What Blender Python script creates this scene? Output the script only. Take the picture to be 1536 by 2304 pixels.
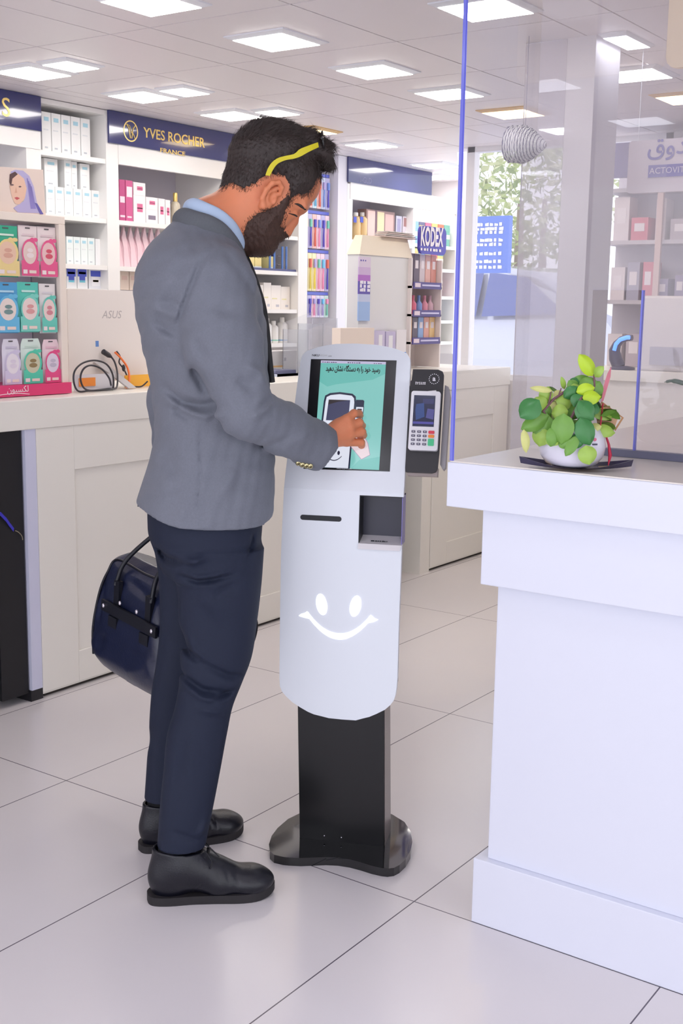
import bpy, math, random
import numpy as np
from mathutils import Vector, Matrix
for _o in list(bpy.data.objects): bpy.data.objects.remove(_o)
SC = bpy.context.scene
COL = SC.collection
PI = math.pi
# ------------------------------------------------------------------ camera
EYE = 1.38
_yaw, _pit, _rol = 0.957462, 0.170276, 0.0151466
def _cam_axes():
    cy, sy, cp, sp, cr, sr = math.cos(_yaw), math.sin(_yaw), math.cos(_pit), math.sin(_pit), math.cos(_rol), math.sin(_rol)
    A = np.array([[cy, -sy, 0], [sy, cy, 0], [0, 0, 1]]); B = np.array([[1, 0, 0], [0, 0, -1], [0, 1, 0]])
    P = np.array([[1, 0, 0], [0, cp, -sp], [0, sp, cp]]); Z = np.array([[cr, -sr, 0], [sr, cr, 0], [0, 0, 1]])
    return Z @ P @ B @ A          # rows: right, down, forward
CM = _cam_axes()
cam = bpy.data.cameras.new('camera'); camo = bpy.data.objects.new('camera', cam); COL.objects.link(camo)
cam.sensor_fit = 'VERTICAL'; cam.sensor_height = 36; cam.lens = 36 * 2674.8 / 2304; cam.clip_end = 200
R4 = Matrix([[CM[0][i], -CM[1][i], -CM[2][i], 0] for i in range(3)] + [[0, 0, 0, 1]])
camo.matrix_world = Matrix.Translation((0, 0, EYE)) @ R4
SC.camera = camo
# ------------------------------------------------------------------ world, exposure
SC.view_settings.view_transform = 'Standard'; SC.view_settings.look = 'None'
SC.view_settings.gamma = 1; SC.view_settings.use_curve_mapping = False
SC.view_settings.exposure = 0.66
SC.cycles.max_bounces = 10; SC.cycles.diffuse_bounces = 5; SC.cycles.glossy_bounces = 4
SC.cycles.transparent_max_bounces = 16; SC.cycles.caustics_reflective = False; SC.cycles.caustics_refractive = False
W = bpy.data.worlds.new('sky'); SC.world = W; W.use_nodes = True
_b = W.node_tree.nodes['Background']
_b.inputs[0].default_value = (0.91, 0.925, 1.0, 1); _b.inputs[1].default_value = 1.25
LAMP_W = 11.0       # emission of the ceiling panels
def area_light(name, loc, rot, sx, sy, power, col):
    l = bpy.data.lights.new(name, 'AREA'); l.shape = 'RECTANGLE'; l.size = sx; l.size_y = sy; l.energy = power; l.color = col
    o = bpy.data.objects.new(name, l); o.location = loc; o.rotation_euler = rot; COL.objects.link(o); return o
# daylight through the shop front behind the photographer
area_light('shopfront_daylight', (-2.9, 0.6, 1.35), (0, -PI / 2, 0), 2.2, 5.0, 16, (0.80, 0.86, 1.0))
# ------------------------------------------------------------------ helpers
def ray(px, py): return CM.T @ np.array([(px - 768) / 2674.8, (py - 1152) / 2674.8, 1.0])
_C = np.array([0, 0, EYE])
def atz(px, py, h): d = ray(px, py); return _C + d * (h - EYE) / d[2]
def aty(px, py, v): d = ray(px, py); return _C + d * v / d[1]
def atx(px, py, v): d = ray(px, py); return _C + d * v / d[0]
def s2l(c): return tuple((x / 12.92 if x <= 0.04045 else ((x + 0.055) / 1.055) ** 2.4) for x in [v / 255 for v in c])
_mats = {}
def mat(name, rgb, rough=0.5, metal=0.0, spec=0.5, emit=None, estr=1.0, noise=0.0, nscale=40, bump=0.0, bscale=200, coat=0.0, sheen=0.0, sss=0.0, alpha=1.0, trans=0.0):
    if name in _mats: return _mats[name]
    m = bpy.data.materials.new(name); m.use_nodes = True; nt = m.node_tree; b = nt.nodes['Principled BSDF']
    c = s2l(rgb) + (1,)
    b.inputs['Base Color'].default_value = c; b.inputs['Roughness'].default_value = rough; b.inputs['Metallic'].default_value = metal
    b.inputs['Specular IOR Level'].default_value = spec; b.inputs['Coat Weight'].default_value = coat
    b.inputs['Sheen Weight'].default_value = sheen; b.inputs['Alpha'].default_value = alpha
    b.inputs['Transmission Weight'].default_value = trans
    if sss: b.inputs['Subsurface Weight'].default_value = sss; b.inputs['Subsurface Radius'].default_value = (0.012, 0.005, 0.003); b.inputs['Subsurface Scale'].default_value = 0.6
    if emit is not None:
        b.inputs['Emission Color'].default_value = s2l(emit) + (1,); b.inputs['Emission Strength'].default_value = estr
    if noise or bump:
        tc = nt.nodes.new('ShaderNodeTexCoord')
        if noise:
            n = nt.nodes.new('ShaderNodeTexNoise'); n.inputs['Scale'].default_value = nscale; n.inputs['Detail'].default_value = 6
            nt.links.new(tc.outputs['Object'], n.inputs['Vector'])
            mx = nt.nodes.new('ShaderNodeMix'); mx.data_type = 'RGBA'
            k = [max(0, x * (1 - noise)) for x in c[:3]]; l = [min(1, x * (1 + noise)) for x in c[:3]]
            mx.inputs[6].default_value = (*k, 1); mx.inputs[7].default_value = (*l, 1)
            nt.links.new(n.outputs['Fac'], mx.inputs[0]); nt.links.new(mx.outputs[2], b.inputs['Base Color'])
        if bump:
            n2 = nt.nodes.new('ShaderNodeTexNoise'); n2.inputs['Scale'].default_value = bscale; n2.inputs['Detail'].default_value = 3
            nt.links.new(tc.outputs['Object'], n2.inputs['Vector'])
            bp = nt.nodes.new('ShaderNodeBump'); bp.inputs['Strength'].default_value = bump; bp.inputs['Distance'].default_value = 0.002
            nt.links.new(n2.outputs['Fac'], bp.inputs['Height']); nt.links.new(bp.outputs[0], b.inputs['Normal'])
    _mats[name] = m; return m
def rgbmat(r, g, b, rough=0.45): return mat('paint_%d_%d_%d_%d' % (r, g, b, int(rough * 100)), (r, g, b), rough)

class MB:
    """collects faces in world (or local) coordinates, built as ONE mesh object"""
    def __init__(s): s.v = []; s.f = []; s.mi = []; s.sm = []; s.mats = []
    def _m(s, m):
        if m not in s.mats: s.mats.append(m)
        return s.mats.index(m)
    def raw(s, verts, faces, m, smooth=False):
        o = len(s.v); s.v += [tuple(map(float, p)) for p in verts]; k = s._m(m)
        for f in faces: s.f.append(tuple(i + o for i in f)); s.mi.append(k); s.sm.append(smooth)
        return s
    def box(s, lo, hi, m, R=None, c=None):
        (x0, y0, z0), (x1, y1, z1) = lo, hi
        vs = [(x0, y0, z0), (x1, y0, z0), (x1, y1, z0), (x0, y1, z0), (x0, y0, z1), (x1, y0, z1), (x1, y1, z1), (x0, y1, z1)]
        if R is not None: vs = [tuple(R @ Vector(v) + Vector(c or (0, 0, 0))) for v in vs]
        return s.raw(vs, [(0, 3, 2, 1), (4, 5, 6, 7), (0, 1, 5, 4), (1, 2, 6, 5), (2, 3, 7, 6), (3, 0, 4, 7)], m)
    def rbox(s, lo, hi, r, m, n=3, axis=2):
        """box with edges rounded around one axis"""
        a, b = [i for i in range(3) if i != axis]
        pts = rrect(lo[a], lo[b], hi[a], hi[b], r, n)
        def mk(p, h): q = [0, 0, 0]; q[a], q[b], q[axis] = p[0], p[1], h; return q
        return s.ext([mk(p, lo[axis]) for p in pts], [mk(p, hi[axis]) for p in pts], m)
    def ext(s, A, B, m, smooth=False, caps=True):
        n = len(A); fs = [(i, (i + 1) % n, n + (i + 1) % n, n + i) for i in range(n)]
        s.raw(list(A) + list(B), fs, m, smooth)
        if caps: s.raw(A, [tuple(range(n))[::-1]], m); s.raw(B, [tuple(range(n))], m)
        return s
    def poly(s, pts, m): return s.raw(pts, [tuple(range(len(pts)))], m)
    def rings(s, rs, m, smooth=True, closed=True, cap=True):
        n = len(rs[0]); vs = [p for r in rs for p in r]; fs = []
        for i in range(len(rs) - 1):
            for j in range(n if closed else n - 1):
                k = (j + 1) % n; fs.append((i * n + j, i * n + k, (i + 1) * n + k, (i + 1) * n + j))
        s.raw(vs, fs, m, smooth)
        if cap and closed: s.raw(rs[0], [tuple(range(n))[::-1]], m, False); s.raw(rs[-1], [tuple(range(n))], m, False)
        return s
    def tube(s, pts, r, m, n=8, smooth=True):
        P = [Vector(p) for p in pts]; rr = r if hasattr(r, '__len__') else [r] * len(P); rs = []
        up = Vector((0, 0, 1)); prev = None
        for i, p in enumerate(P):
            t = (P[min(i + 1, len(P) - 1)] - P[max(i - 1, 0)]); t = t.normalized() if t.length > 1e-9 else Vector((0, 0, 1))
            if prev is None:
                u = t.cross(up); u = t.cross(Vector((1, 0, 0))) if u.length < 1e-3 else u; u.normalize()
            else:
                u = prev - t * prev.dot(t); u = u.normalized() if u.length > 1e-6 else t.orthogonal().normalized()
            prev = u; w = t.cross(u)
            rs.append([tuple(p + (u * math.cos(2 * PI * k / n) + w * math.sin(2 * PI * k / n)) * rr[i]) for k in range(n)])
        return s.rings(rs, m, smooth)
    def lathe(s, prof, c, m, n=32, smooth=True, ax=None):
        rs = [[(c[0] + r * math.cos(2 * PI * k / n), c[1] + r * math.sin(2 * PI * k / n), c[2] + z) for k in range(n)] for r, z in prof]
        return s.rings(rs, m, smooth)
    def ball(s, c, r, m, n=12, R=None):
        r = r if hasattr(r, '__len__') else (r, r, r); rs = []
        for i in range(n // 2 + 1):
            a = -PI / 2 + PI * (0.02 + 0.96 * i / (n // 2)); ring = []
            for k in range(n):
                v = Vector((r[0] * math.cos(a) * math.cos(2 * PI * k / n), r[1] * math.cos(a) * math.sin(2 * PI * k / n), r[2] * math.sin(a)))
                if R is not None: v = R @ v
                ring.append((c[0] + v[0], c[1] + v[1], c[2] + v[2]))
            rs.append(ring)
        return s.rings(rs, m, True)
    def build(s, name, parent=None, local=False, bevel=0, seg=2, merge=False):
        me = bpy.data.meshes.new(name); V = s.v
        if parent is not None and not local:
            Mi = world_of(parent).inverted(); V = [tuple(Mi @ Vector(p)) for p in V]
        org = None
        me.from_pydata(V, [], s.f); me.polygons.foreach_set('material_index', s.mi); me.polygons.foreach_set('use_smooth', s.sm)
        for m in s.mats: me.materials.append(m)
        me.update()
        o = bpy.data.objects.new(name, me); COL.objects.link(o)
        if parent is not None: o.parent = parent
        if bevel:
            b = o.modifiers.new('bevel', 'BEVEL'); b.width = bevel; b.segments = seg; b.limit_method = 'ANGLE'; b.angle_limit = 0.7
        return o
def world_of(o):
    M = o.matrix_basis.copy(); p = o.parent
    while p is not None: M = p.matrix_basis @ M; p = p.parent
    return M
def rrect(x0, y0, x1, y1, r, n=4):
    out = []
    for cx, cy, a0 in ((x1 - r, y0 + r, -90), (x1 - r, y1 - r, 0), (x0 + r, y1 - r, 90), (x0 + r, y0 + r, 180)):
        for i in range(n + 1):
            a = math.radians(a0 + 90 * i / n); out.append((cx + r * math.cos(a), cy + r * math.sin(a)))
    return out
def tag(o, label=None, cat=None, group=None, kind=None):
    if label: o['label'] = label
    if cat: o['category'] = cat
    if group: o['group'] = group
    if kind: o['kind'] = kind
    return o
def thing(name, label, cat, loc=(0, 0, 0), rz=0, group=None, M=None):
    o = bpy.data.objects.new(name, None); COL.objects.link(o); o.empty_display_size = 0.05
    if M is not None: o.matrix_basis = M
    else: o.location = loc; o.rotation_euler = (0, 0, rz)
    return tag(o, label, cat, group)
def struct(name, mb, **k): o = mb.build(name, **k); o['kind'] = 'structure'; return o
def copy_tree(o, parent=None):
    c = o.copy(); COL.objects.link(c)
    if parent is not None: c.parent = parent
    for ch in [x for x in bpy.data.objects if x.parent == o]: copy_tree(ch, c)
    return c
def text_faces(body, size=1.0, align='LEFT', ext=0.0, bold=0.0, shear=0.0):
    """vertices and faces of set type, in the x-y plane"""
    c = bpy.data.curves.new('type', 'FONT'); c.body = body; c.size = size; c.align_x = align; c.extrude = ext; c.offset = bold; c.shear = shear; c.resolution_u = 3
    o = bpy.data.objects.new('type', c); COL.objects.link(o)
    m = bpy.data.meshes.new_from_object(o); vs = [tuple(v.co) for v in m.vertices]; fs = [tuple(p.vertices) for p in m.polygons]
    bpy.data.objects.remove(o); bpy.data.curves.remove(c); bpy.data.meshes.remove(m); return vs, fs
def put_text(mb, body, m, org, ux, uy, size, width=None, align='CENTER', bold=0.0, off=0.0, ext=0.0, shear=0.0):
    vs, fs = text_faces(body, 1.0, 'LEFT', ext / size, bold, shear); xs = [v[0] for v in vs]; x0, x1 = min(xs), max(xs)
    sx = size if width is None else width / (x1 - x0); ux, uy = Vector(ux).normalized(), Vector(uy).normalized(); uz = ux.cross(uy)
    a = {'LEFT': x0, 'CENTER': (x0 + x1) / 2, 'RIGHT': x1}[align]; O = Vector(org)
    mb.raw([tuple(O + ux * (v[0] - a) * sx + uy * v[1] * size + uz * (v[2] * size + off)) for v in vs], fs, m)
def strokes(mb, m, org, ux, uy, n, w, h, rnd, off=0.0):
    """an illegible line of small print: short bars"""
    ux, uy = Vector(ux).normalized(), Vector(uy).normalized(); uz = ux.cross(uy); x = 0; O = Vector(org)
    for i in range(n):
        l = w / n * rnd.uniform(.45, .95); p = O + ux * (w * i / n) + uz * off
        mb.poly([tuple(p), tuple(p + ux * l), tuple(p + ux * l + uy * h * rnd.uniform(.6, 1)), tuple(p + uy * h * rnd.uniform(.7, 1))], m)
ORD = ['leftmost', 'second from left', 'third from left', 'fourth from left', 'fifth from left', 'sixth from left', 'seventh from left', 'eighth from left', 'ninth from left', 'tenth from left']
# common materials
WHITE = mat('white_lacquer', (240, 240, 242), 0.35)
CREAM = mat('cream_laminate', (238, 234, 228), 0.42)
BLACKP = mat('black_plastic', (28, 27, 32), 0.4)
# ================================================================== the room
CEIL = 2.303; XW = 6.2
def tile_floor():
    m = bpy.data.materials.new('porcelain_tiles'); m.use_nodes = True; nt = m.node_tree; N = nt.nodes; L = nt.links; b = N['Principled BSDF']
    tc = N.new('ShaderNodeTexCoord'); sp = N.new('ShaderNodeSeparateXYZ'); L.new(tc.outputs['Object'], sp.inputs[0])
    def line(out, off, per, w):
        a = N.new('ShaderNodeMath'); a.operation = 'SUBTRACT'; L.new(out, a.inputs[0]); a.inputs[1].default_value = off - per / 2
        d = N.new('ShaderNodeMath'); d.operation = 'FLOORED_MODULO'; L.new(a.outputs[0], d.inputs[0]); d.inputs[1].default_value = per
        e = N.new('ShaderNodeMath'); e.operation = 'SUBTRACT'; L.new(d.outputs[0], e.inputs[0]); e.inputs[1].default_value = per / 2
        f = N.new('ShaderNodeMath'); f.operation = 'ABSOLUTE'; L.new(e.outputs[0], f.inputs[0])
        g = N.new('ShaderNodeMath'); g.operation = 'LESS_THAN'; L.new(f.outputs[0], g.inputs[0]); g.inputs[1].default_value = w; return g.outputs[0]
    gx = line(sp.outputs[0], 2.243, 1.2, 0.0016); gy = line(sp.outputs[1], 1.352, 0.6, 0.0016)
    mx = N.new('ShaderNodeMath'); mx.operation = 'MAXIMUM'; L.new(gx, mx.inputs[0]); L.new(gy, mx.inputs[1])
    nz = N.new('ShaderNodeTexNoise'); nz.inputs['Scale'].default_value = 1.6; nz.inputs['Detail'].default_value = 3; L.new(tc.outputs['Object'], nz.inputs['Vector'])
    c0 = N.new('ShaderNodeMix'); c0.data_type = 'RGBA'; c0.inputs[6].default_value = s2l((221, 217, 220)) + (1,); c0.inputs[7].default_value = s2l((230, 224, 222)) + (1,); L.new(nz.outputs['Fac'], c0.inputs[0])
    c1 = N.new('ShaderNodeMix'); c1.data_type = 'RGBA'; L.new(mx.outputs[0], c1.inputs[0]); L.new(c0.outputs[2], c1.inputs[6]); c1.inputs[7].default_value = s2l((96, 90, 100)) + (1,)
    L.new(c1.outputs[2], b.inputs['Base Color']); b.inputs['Roughness'].default_value = 0.22; b.inputs['Specular IOR Level'].default_value = 0.4
    return m
struct('floor', MB().box((-3.2, -3.2, -0.06), (XW + .2, 5.2, 0), tile_floor()))
# ceiling: clip-in metal tiles hung under a dark void, seams left open
CT = mat('ceiling_tile', (240, 234, 236), 0.38, noise=0.02, nscale=2)
cb = MB(); xs = [3.08 + .61 * k for k in range(-11, 6)] + [XW + .2]; xs = sorted([-3.2] + xs)
ys = [-3.2, -2.4, -1.8, -1.2, -.6, 0, .6, .99, 1.59, 1.79, 2.39, 2.99, 3.18, 3.56, 4.16, 4.24, 4.9]
g = 0.003
for i in range(len(xs) - 1):
    for j in range(len(ys) - 1): cb.box((xs[i] + g, ys[j] + g, CEIL), (xs[i + 1] - g, ys[j + 1] - g, CEIL + .02), CT)
cb.box((-3.2, -3.2, CEIL + .05), (XW + .2, 4.9, CEIL + .08), mat('ceiling_void', (40, 36, 42), 0.9))
struct('ceiling', cb)
WALL = mat('wall_paint', (226, 222, 222), 0.6)
struct('wall_left', MB().box((-3.2, 4.86, 0), (XW + 2.2, 4.96, 2.5), WALL))
struct('wall_right', MB().box((3.0, -3.3, 0), (XW + .2, -3.2, CEIL), WALL))
# far shop front wall: opening for the window between Y 1.9 and 3.27
wf = MB(); wf.box((XW, -3.2, 0), (XW + .12, 2.30, CEIL + .02), WALL); wf.box((XW, 2.30, 0), (XW + .12, 3.53, .98), WALL)
struct('wall_far', wf)
ww = MB(); ww.box((XW + 1.6, 4.45, 0), (XW + 1.7, 4.9, 2.5), WALL); ww.ext([(XW + .2, 3.70, CEIL), (XW + 1.7, 4.54, CEIL), (XW + 1.7, 4.86, CEIL), (XW + .2, 4.86, CEIL)], [(XW + .2, 3.70, CEIL + .05), (XW + 1.7, 4.54, CEIL + .05), (XW + 1.7, 4.86, CEIL + .05), (XW + .2, 4.86, CEIL + .05)], CT); ww.box((XW + .2, 3.55, -.06), (XW + 1.7, 4.86, 0), CREAM)
struct('wall_back', ww)
FR = mat('window_frame_white', (238, 238, 240), 0.3)
GLZ = mat('clear_glass', (255, 255, 255), 0.02, alpha=0.04)
wn = MB()
for y in (2.30, 2.80, 3.485): wn.box((XW + .03, y, .96), (XW + .09, y + .05, CEIL), FR)
for z in (.98, CEIL - .03): wn.box((XW + .03, 2.30, z), (XW + .09, 3.53, z + .03), FR)
struct('window_1', wn)
pane = MB().box((XW + .055, 2.31, 1.0), (XW + .065, 3.52, CEIL - .02), GLZ).build('pane', bpy.data.objects['window_1'])
# square pillar behind the glass, clad in white panels
pl = MB(); pl.box((3.95, 1.755, 0), (4.16, 1.86, CEIL), mat('pillar_white', (226, 222, 225), 0.4))
pl.box((3.944, 1.75, 0), (4.165, 1.864, .12), CREAM)
struct('wall_pillar', pl)
# ------------------------------------------------------------------ ceiling lamps
LW = mat('lamp_diffuser_white', (255, 255, 255), 0.5, emit=(255, 249, 243), estr=LAMP_W)
LY = mat('lamp_diffuser_warm', (255, 240, 210), 0.5, emit=(255, 226, 170), estr=LAMP_W * .55)
LF = mat('lamp_frame', (238, 240, 246), 0.25)
LFW = mat('lamp_frame_gold', (226, 186, 120), 0.3)
LD = mat('lamp_diffuser_dimmed', (255, 255, 255), 0.5, emit=(240, 244, 255), estr=LAMP_W * .45)
def lamp(x, y, label, warm=False, sx=.132, sy=.132, dim=False):
    t = thing('ceiling_light', label, 'ceiling light', (x, y, CEIL), 0, 'square panel lights in the ceiling')
    f = MB(); o, i, h = 1.0, .82, .012; m = LFW if warm else LF
    a = [(-sx, -sy), (sx, -sy), (sx, sy), (-sx, sy)]
    for k in range(4):
        p, q = a[k], a[(k + 1) % 4]
        f.raw([(p[0], p[1], 0), (q[0], q[1], 0), (q[0], q[1], -.004), (p[0], p[1], -.004), (p[0] * i, p[1] * i, -h), (q[0] * i, q[1] * i, -h)], [(0, 1, 2, 3), (3, 2, 5, 4)], m)
    f.build('frame', t, local=True)
    MB().box((-sx * i, -sy * i, -h - .001), (sx * i, sy * i, -.003), LY if warm else LD if dim else LW).build('diffuser', t, local=True)
    return t
LX = [2.82, 3.44, 4.06, 4.64, 5.24, 5.84]
far = ['nearest the camera', 'second from the camera', 'third from the camera', 'fourth from the camera', 'fifth from the camera', 'sixth from the camera']
for k, x in enumerate(LX): lamp(x, 2.73, ('white square panel light in the ceiling row over the man, ' if k != 4 else 'warm gold-framed panel light behind the glass left of the pillar, ') + far[k], warm=(k == 4))
for k, x in enumerate([3.38, 4.01, 4.62, 5.24, 5.84, 6.05 + .45]):
    if k != 5: lamp(x, 3.94, 'square panel light in the ceiling row along the left shelf wall, ' + far[k], warm=(k == 3))
for k, x in enumerate([3.36, 4.01, 4.66]): lamp(x, 3.69, 'small glowing panel for a reflection beside the ' + ['first', 'second', 'third'][k] + ' lamp along the left shelf wall', sx=.10, sy=.085)  # glowing panels added for the ghost reflections floating beside the lamps
for k, x in enumerate([3.42, 4.64, 5.25]): lamp(x, 1.89, ['square ceiling light behind the top edge of the glass screen', 'square ceiling light behind the glass, right of the pillar', 'warm square ceiling light at the right edge of the picture'][k], warm=(k == 2))
lamp(6.85, 4.12, 'white square ceiling light beyond the far shelf header, nearer one')
lamp(7.45, 4.50, 'white square ceiling light beyond the far shelf header, farther one')
lamp(4.07, 1.695, 'narrow ceiling light half hidden beside the white pillar', sx=.13, sy=.05, dim=True)
n_ = 0  # unseen lamps continue the rows, added to brighten the room
for x in (-1.8, -.7, .4, 1.5, 2.7):
    for y in (-1.6, -.3, .9, 2.3, 3.7):
        if x > 2.5 and y > 0: continue
        if (x > 1 and y > 2): continue
        lamp(x, y, 'dim square ceiling light out of the picture, ' + ['behind', 'just behind', 'above', 'just ahead of', 'ahead of'][[-1.8, -.7, .4, 1.5, 2.7].index(x)] + ' the photographer, ' + ['far right', 'right', 'middle', 'left', 'far left'][[-1.6, -.3, .9, 2.3, 3.7].index(y)], sx=.15, sy=.15, dim=True)
# ------------------------------------------------------------------ outside the shop front
GR = MB().box((XW + 1.9, -6, .15), (40, 30, .2), mat('asphalt', (206, 206, 212), 0.8, noise=.1, nscale=3)); struct('ground', GR)
tree_m = [mat('foliage_%d' % i, c, .7) for i, c in enumerate([(170, 186, 120), (200, 206, 160), (140, 160, 110)])]
def tree(c, r, label, seed):
    rd = random.Random(seed); t = thing('street_tree', label, 'tree', (c[0], c[1], .2), 0, 'trees across the street')
    MB().tube([(0, 0, 0), (.05, .02, c[2] * .6), (0, 0, c[2])], [.09, .07, .04], mat('bark', (150, 135, 120), .8)).build('trunk', t, local=True)
    f = MB()
    for i in range(900):
        a, b_, q = rd.uniform(0, 2 * PI), math.asin(rd.uniform(-1, 1)), r * rd.uniform(.4, 1) ** .5
        p = Vector((q * math.cos(a) * math.cos(b_), q * math.sin(a) * math.cos(b_), c[2] + q * math.sin(b_) * .8)); u = Vector([rd.uniform(-1, 1) for _ in 'xyz']).normalized(); w = u.orthogonal().normalized(); s_ = rd.uniform(.05, .11)
        f.poly([tuple(p + u * s_), tuple(p + w * s_ * .5), tuple(p - u * s_), tuple(p - w * s_ * .5)], tree_m[i % 3])
    f.build('foliage', t, local=True)
tree((14.5, 7.4, 2.6), 1.1, 'sunlit street tree seen left of the pillar through the far window', 1)
tree((18.5, 9.0, 3.0), 1.3, 'taller street tree behind the blue street board', 2)
tree((15.0, 11.2, 3.0), 1.2, 'street tree at the left edge of the far window', 3)
t = thing('street_board', 'blue street board with white lines of writing, seen through the far window', 'sign', (9.2, 4.93, .2))
b0 = atx(1052, 488, 9.2); b1 = atx(1146, 488, 9.2); b2 = atx(1128, 614, 9.2)
BB = mat('board_blue', (84, 124, 214), .5)
MB().box((9.2, b1[1], b2[2]), (9.26, b0[1], b0[2]), BB).build('panel', t)
MB().box((9.19, b0[1], .2), (9.27, b0[1] + .09, b0[2] + .02), FR).build('post', t)
k = MB(); rd = random.Random(5)
for i, zz in enumerate((.14, .20, .25, .36, .42, .55, .66, .74)):
    strokes(k, FR, (9.195, b0[1] - .04, b0[2] - zz * (b0[2] - b2[2]) * 1.25), (0, -1, 0), (0, 0, 1), 7, (b0[1] - b1[1]) * .78, .03, rd)
k.build('lettering', t)
def car():
    t = thing('parked_car', 'silver parked car seen through the far shop window', 'car', (12.0, 6.15, .25))
    pts = [(-1.9, .25), (-1.95, .65), (-1.85, 1.02), (-1.25, 1.12), (-.65, 1.52), (.1, 1.60), (.8, 1.52), (1.55, 1.14), (2.1, 1.0), (2.2, .6), (2.15, .25)]
    Rz = Matrix.Rotation(math.radians(-102), 3, 'Z'); body = mat('car_silver', (200, 205, 222), .18, metal=.35, coat=.6)
    O = Vector((12.0, 6.15, .25))
    def P(a, y, z): v = Rz @ Vector((a, y, z)) + O; return tuple(v)
    b = MB(); w = [.80 if z < 1.1 else .62 for _, z in pts]
    rs = [[P(a, -w_ * .86, z) for (a, z), w_ in zip(pts, w)], [P(a, -w_, z) for (a, z), w_ in zip(pts, w)], [P(a, w_, z) for (a, z), w_ in zip(pts, w)]]
    b.ext([P(a, -q, z) for (a, z), q in zip(pts, w)], [P(a, q, z) for (a, z), q in zip(pts, w)], body); b.build('body', t, bevel=.05, seg=3)
    gm = mat('car_window', (84, 100, 160), .08); gl = MB()
    for sy in (-1, 1):
        gl.poly([P(-1.05, sy * .815, 1.08), P(-.5, sy * .70, 1.44), P(.12, sy * .67, 1.52), P(.15, sy * .82, 1.06)][::sy], gm)
        gl.poly([P(.23, sy * .82, 1.06), P(.20, sy * .67, 1.52), P(.72, sy * .69, 1.46), P(1.30, sy * .815, 1.1)][::sy], gm)
    gl.build('window', t)
    for a in (-1.2, 1.45):
        for sy in (-1, 1):
            wl = MB(); wl.ext([P(a + .31 * math.cos(i * PI / 12), sy * .68, .31 + .31 * math.sin(i * PI / 12)) for i in range(24)], [P(a + .31 * math.cos(i * PI / 12), sy * .84, .31 + .31 * math.sin(i * PI / 12)) for i in range(24)], BLACKP); wl.build('wheel', t)
car()
# ================================================================== right counter (in the foreground)
CW = mat('counter_white', (224, 227, 239), 0.32)
TOP = mat('worktop_cream', (234, 226, 216), 0.25)
t = thing('reception_counter', 'large white stepped counter in the right foreground with plinth', 'counter', (2.25, 0, 0))
sl = MB(); sl.box((2.195, -1.6, .962), (3.76, 1.27, 1.058), CW); sl.build('slab', t, bevel=.002)
MB().box((2.200, -1.6, 1.0575), (3.755, 1.265, 1.0605), TOP).build('worktop', t)
q = atx(1083, 1230, 2.225); MB().box((2.225, -1.6, .795), (3.7, q[1], .962), CW).build('upper_band', t, bevel=.002)
q = atx(1109, 1600, 2.262); MB().box((2.262, -1.6, .155), (3.66, q[1], .795), CW).build('body', t, bevel=.002)
MB().box((2.243, -1.6, 0), (3.7, 1.199, .155), CW).build('plinth', t, bevel=.002)
# ------------------------------------------------------------------ left service counter
YB = 3.187
LC = mat('counter_ivory', (240, 237, 229), 0.38)
def counter_unit(x0, x1, label, post=True):
    t = thing('service_counter', label, 'counter', ((x0 + x1) / 2, YB + .25, 0), 0, 'ivory service counter units')
    b = MB(); b.box((x0, YB, .012), (x1, YB + .5, .957), LC); b.build('body', t)
    r = MB()                                     # raised frame around the sunk panel
    fr = .17
    a0, a1 = x0 + fr, x1 - fr
    r.box((x0, YB - .008, .02), (a0, YB, .957), LC); r.box((a1, YB - .008, .02), (x1, YB, .957), LC)
    r.box((a0, YB - .008, .02), (a1, YB, .135), LC); r.box((a0, YB - .008, .80), (a1, YB, .957), LC)
    r.build('panel_frame', t, bevel=.002)
    MB().box((x0 + .02, YB + .01, 0), (x1 - .02, YB + .4, .014), mat('dark_gap', (60, 55, 50), .8)).build('base_strip', t)
    return t
counter_unit(2.700, 4.72, 'long ivory service counter behind the man, right of the dark doorway')
xk = 5.345
counter_unit(xk, XW - .03, 'ivory service counter at the far end, behind the card terminal')
t = thing('counter_worktop', 'long cream worktop slab running along the left service counter', 'worktop', (4, YB, .957))
MB().box((1.2, YB - .012, .957), (XW - .02, YB + .55, 1.058), LC).build('slab', t, bevel=.003)
# white edge post and dark opening at the left
t = thing('counter_end_panel', 'narrow white end panel on a black foot beside the dark opening', 'panel', (2.69, YB, 0))
pm = mat('post_lilac_white', (212, 214, 236), .3)
x0 = aty(66, 1300, YB - .01)[0]
MB().box((x0, YB - .008, .04), (2.698, YB + .5, .957), pm).build('panel', t)
MB().box((x0 - .004, YB - .006, 0), (2.70, YB + .49, .04), BLACKP).build('foot', t)
t = thing('dark_cabinet', 'black glossy cabinet front under the left end of the worktop', 'cabinet', (2.0, YB, 0))
bk = mat('black_gloss', (22, 21, 26), .18)
MB().box((1.2, YB + .10, .03), (2.53, YB + .5, .955), bk).build('body', t)
MB().box((2.53, YB + .004, .03), (x0 - .006, YB + .5, .955), mat('black_matt', (14, 14, 20), .5)).build('side_post', t)
t = thing('counter_gap_cabinet', 'dark recess cabinet between the two far ivory counter units', 'cabinet', (5, YB, 0))
MB().box((4.73, YB + .12, .01), (xk - .01, YB + .5, .955), mat('recess_dark', (74, 70, 70), .5)).build('body', t)
MB().box((xk - .10, YB - .004, .0), (xk - .005, YB + .11, .955), LC).build('side_post', t)
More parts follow.
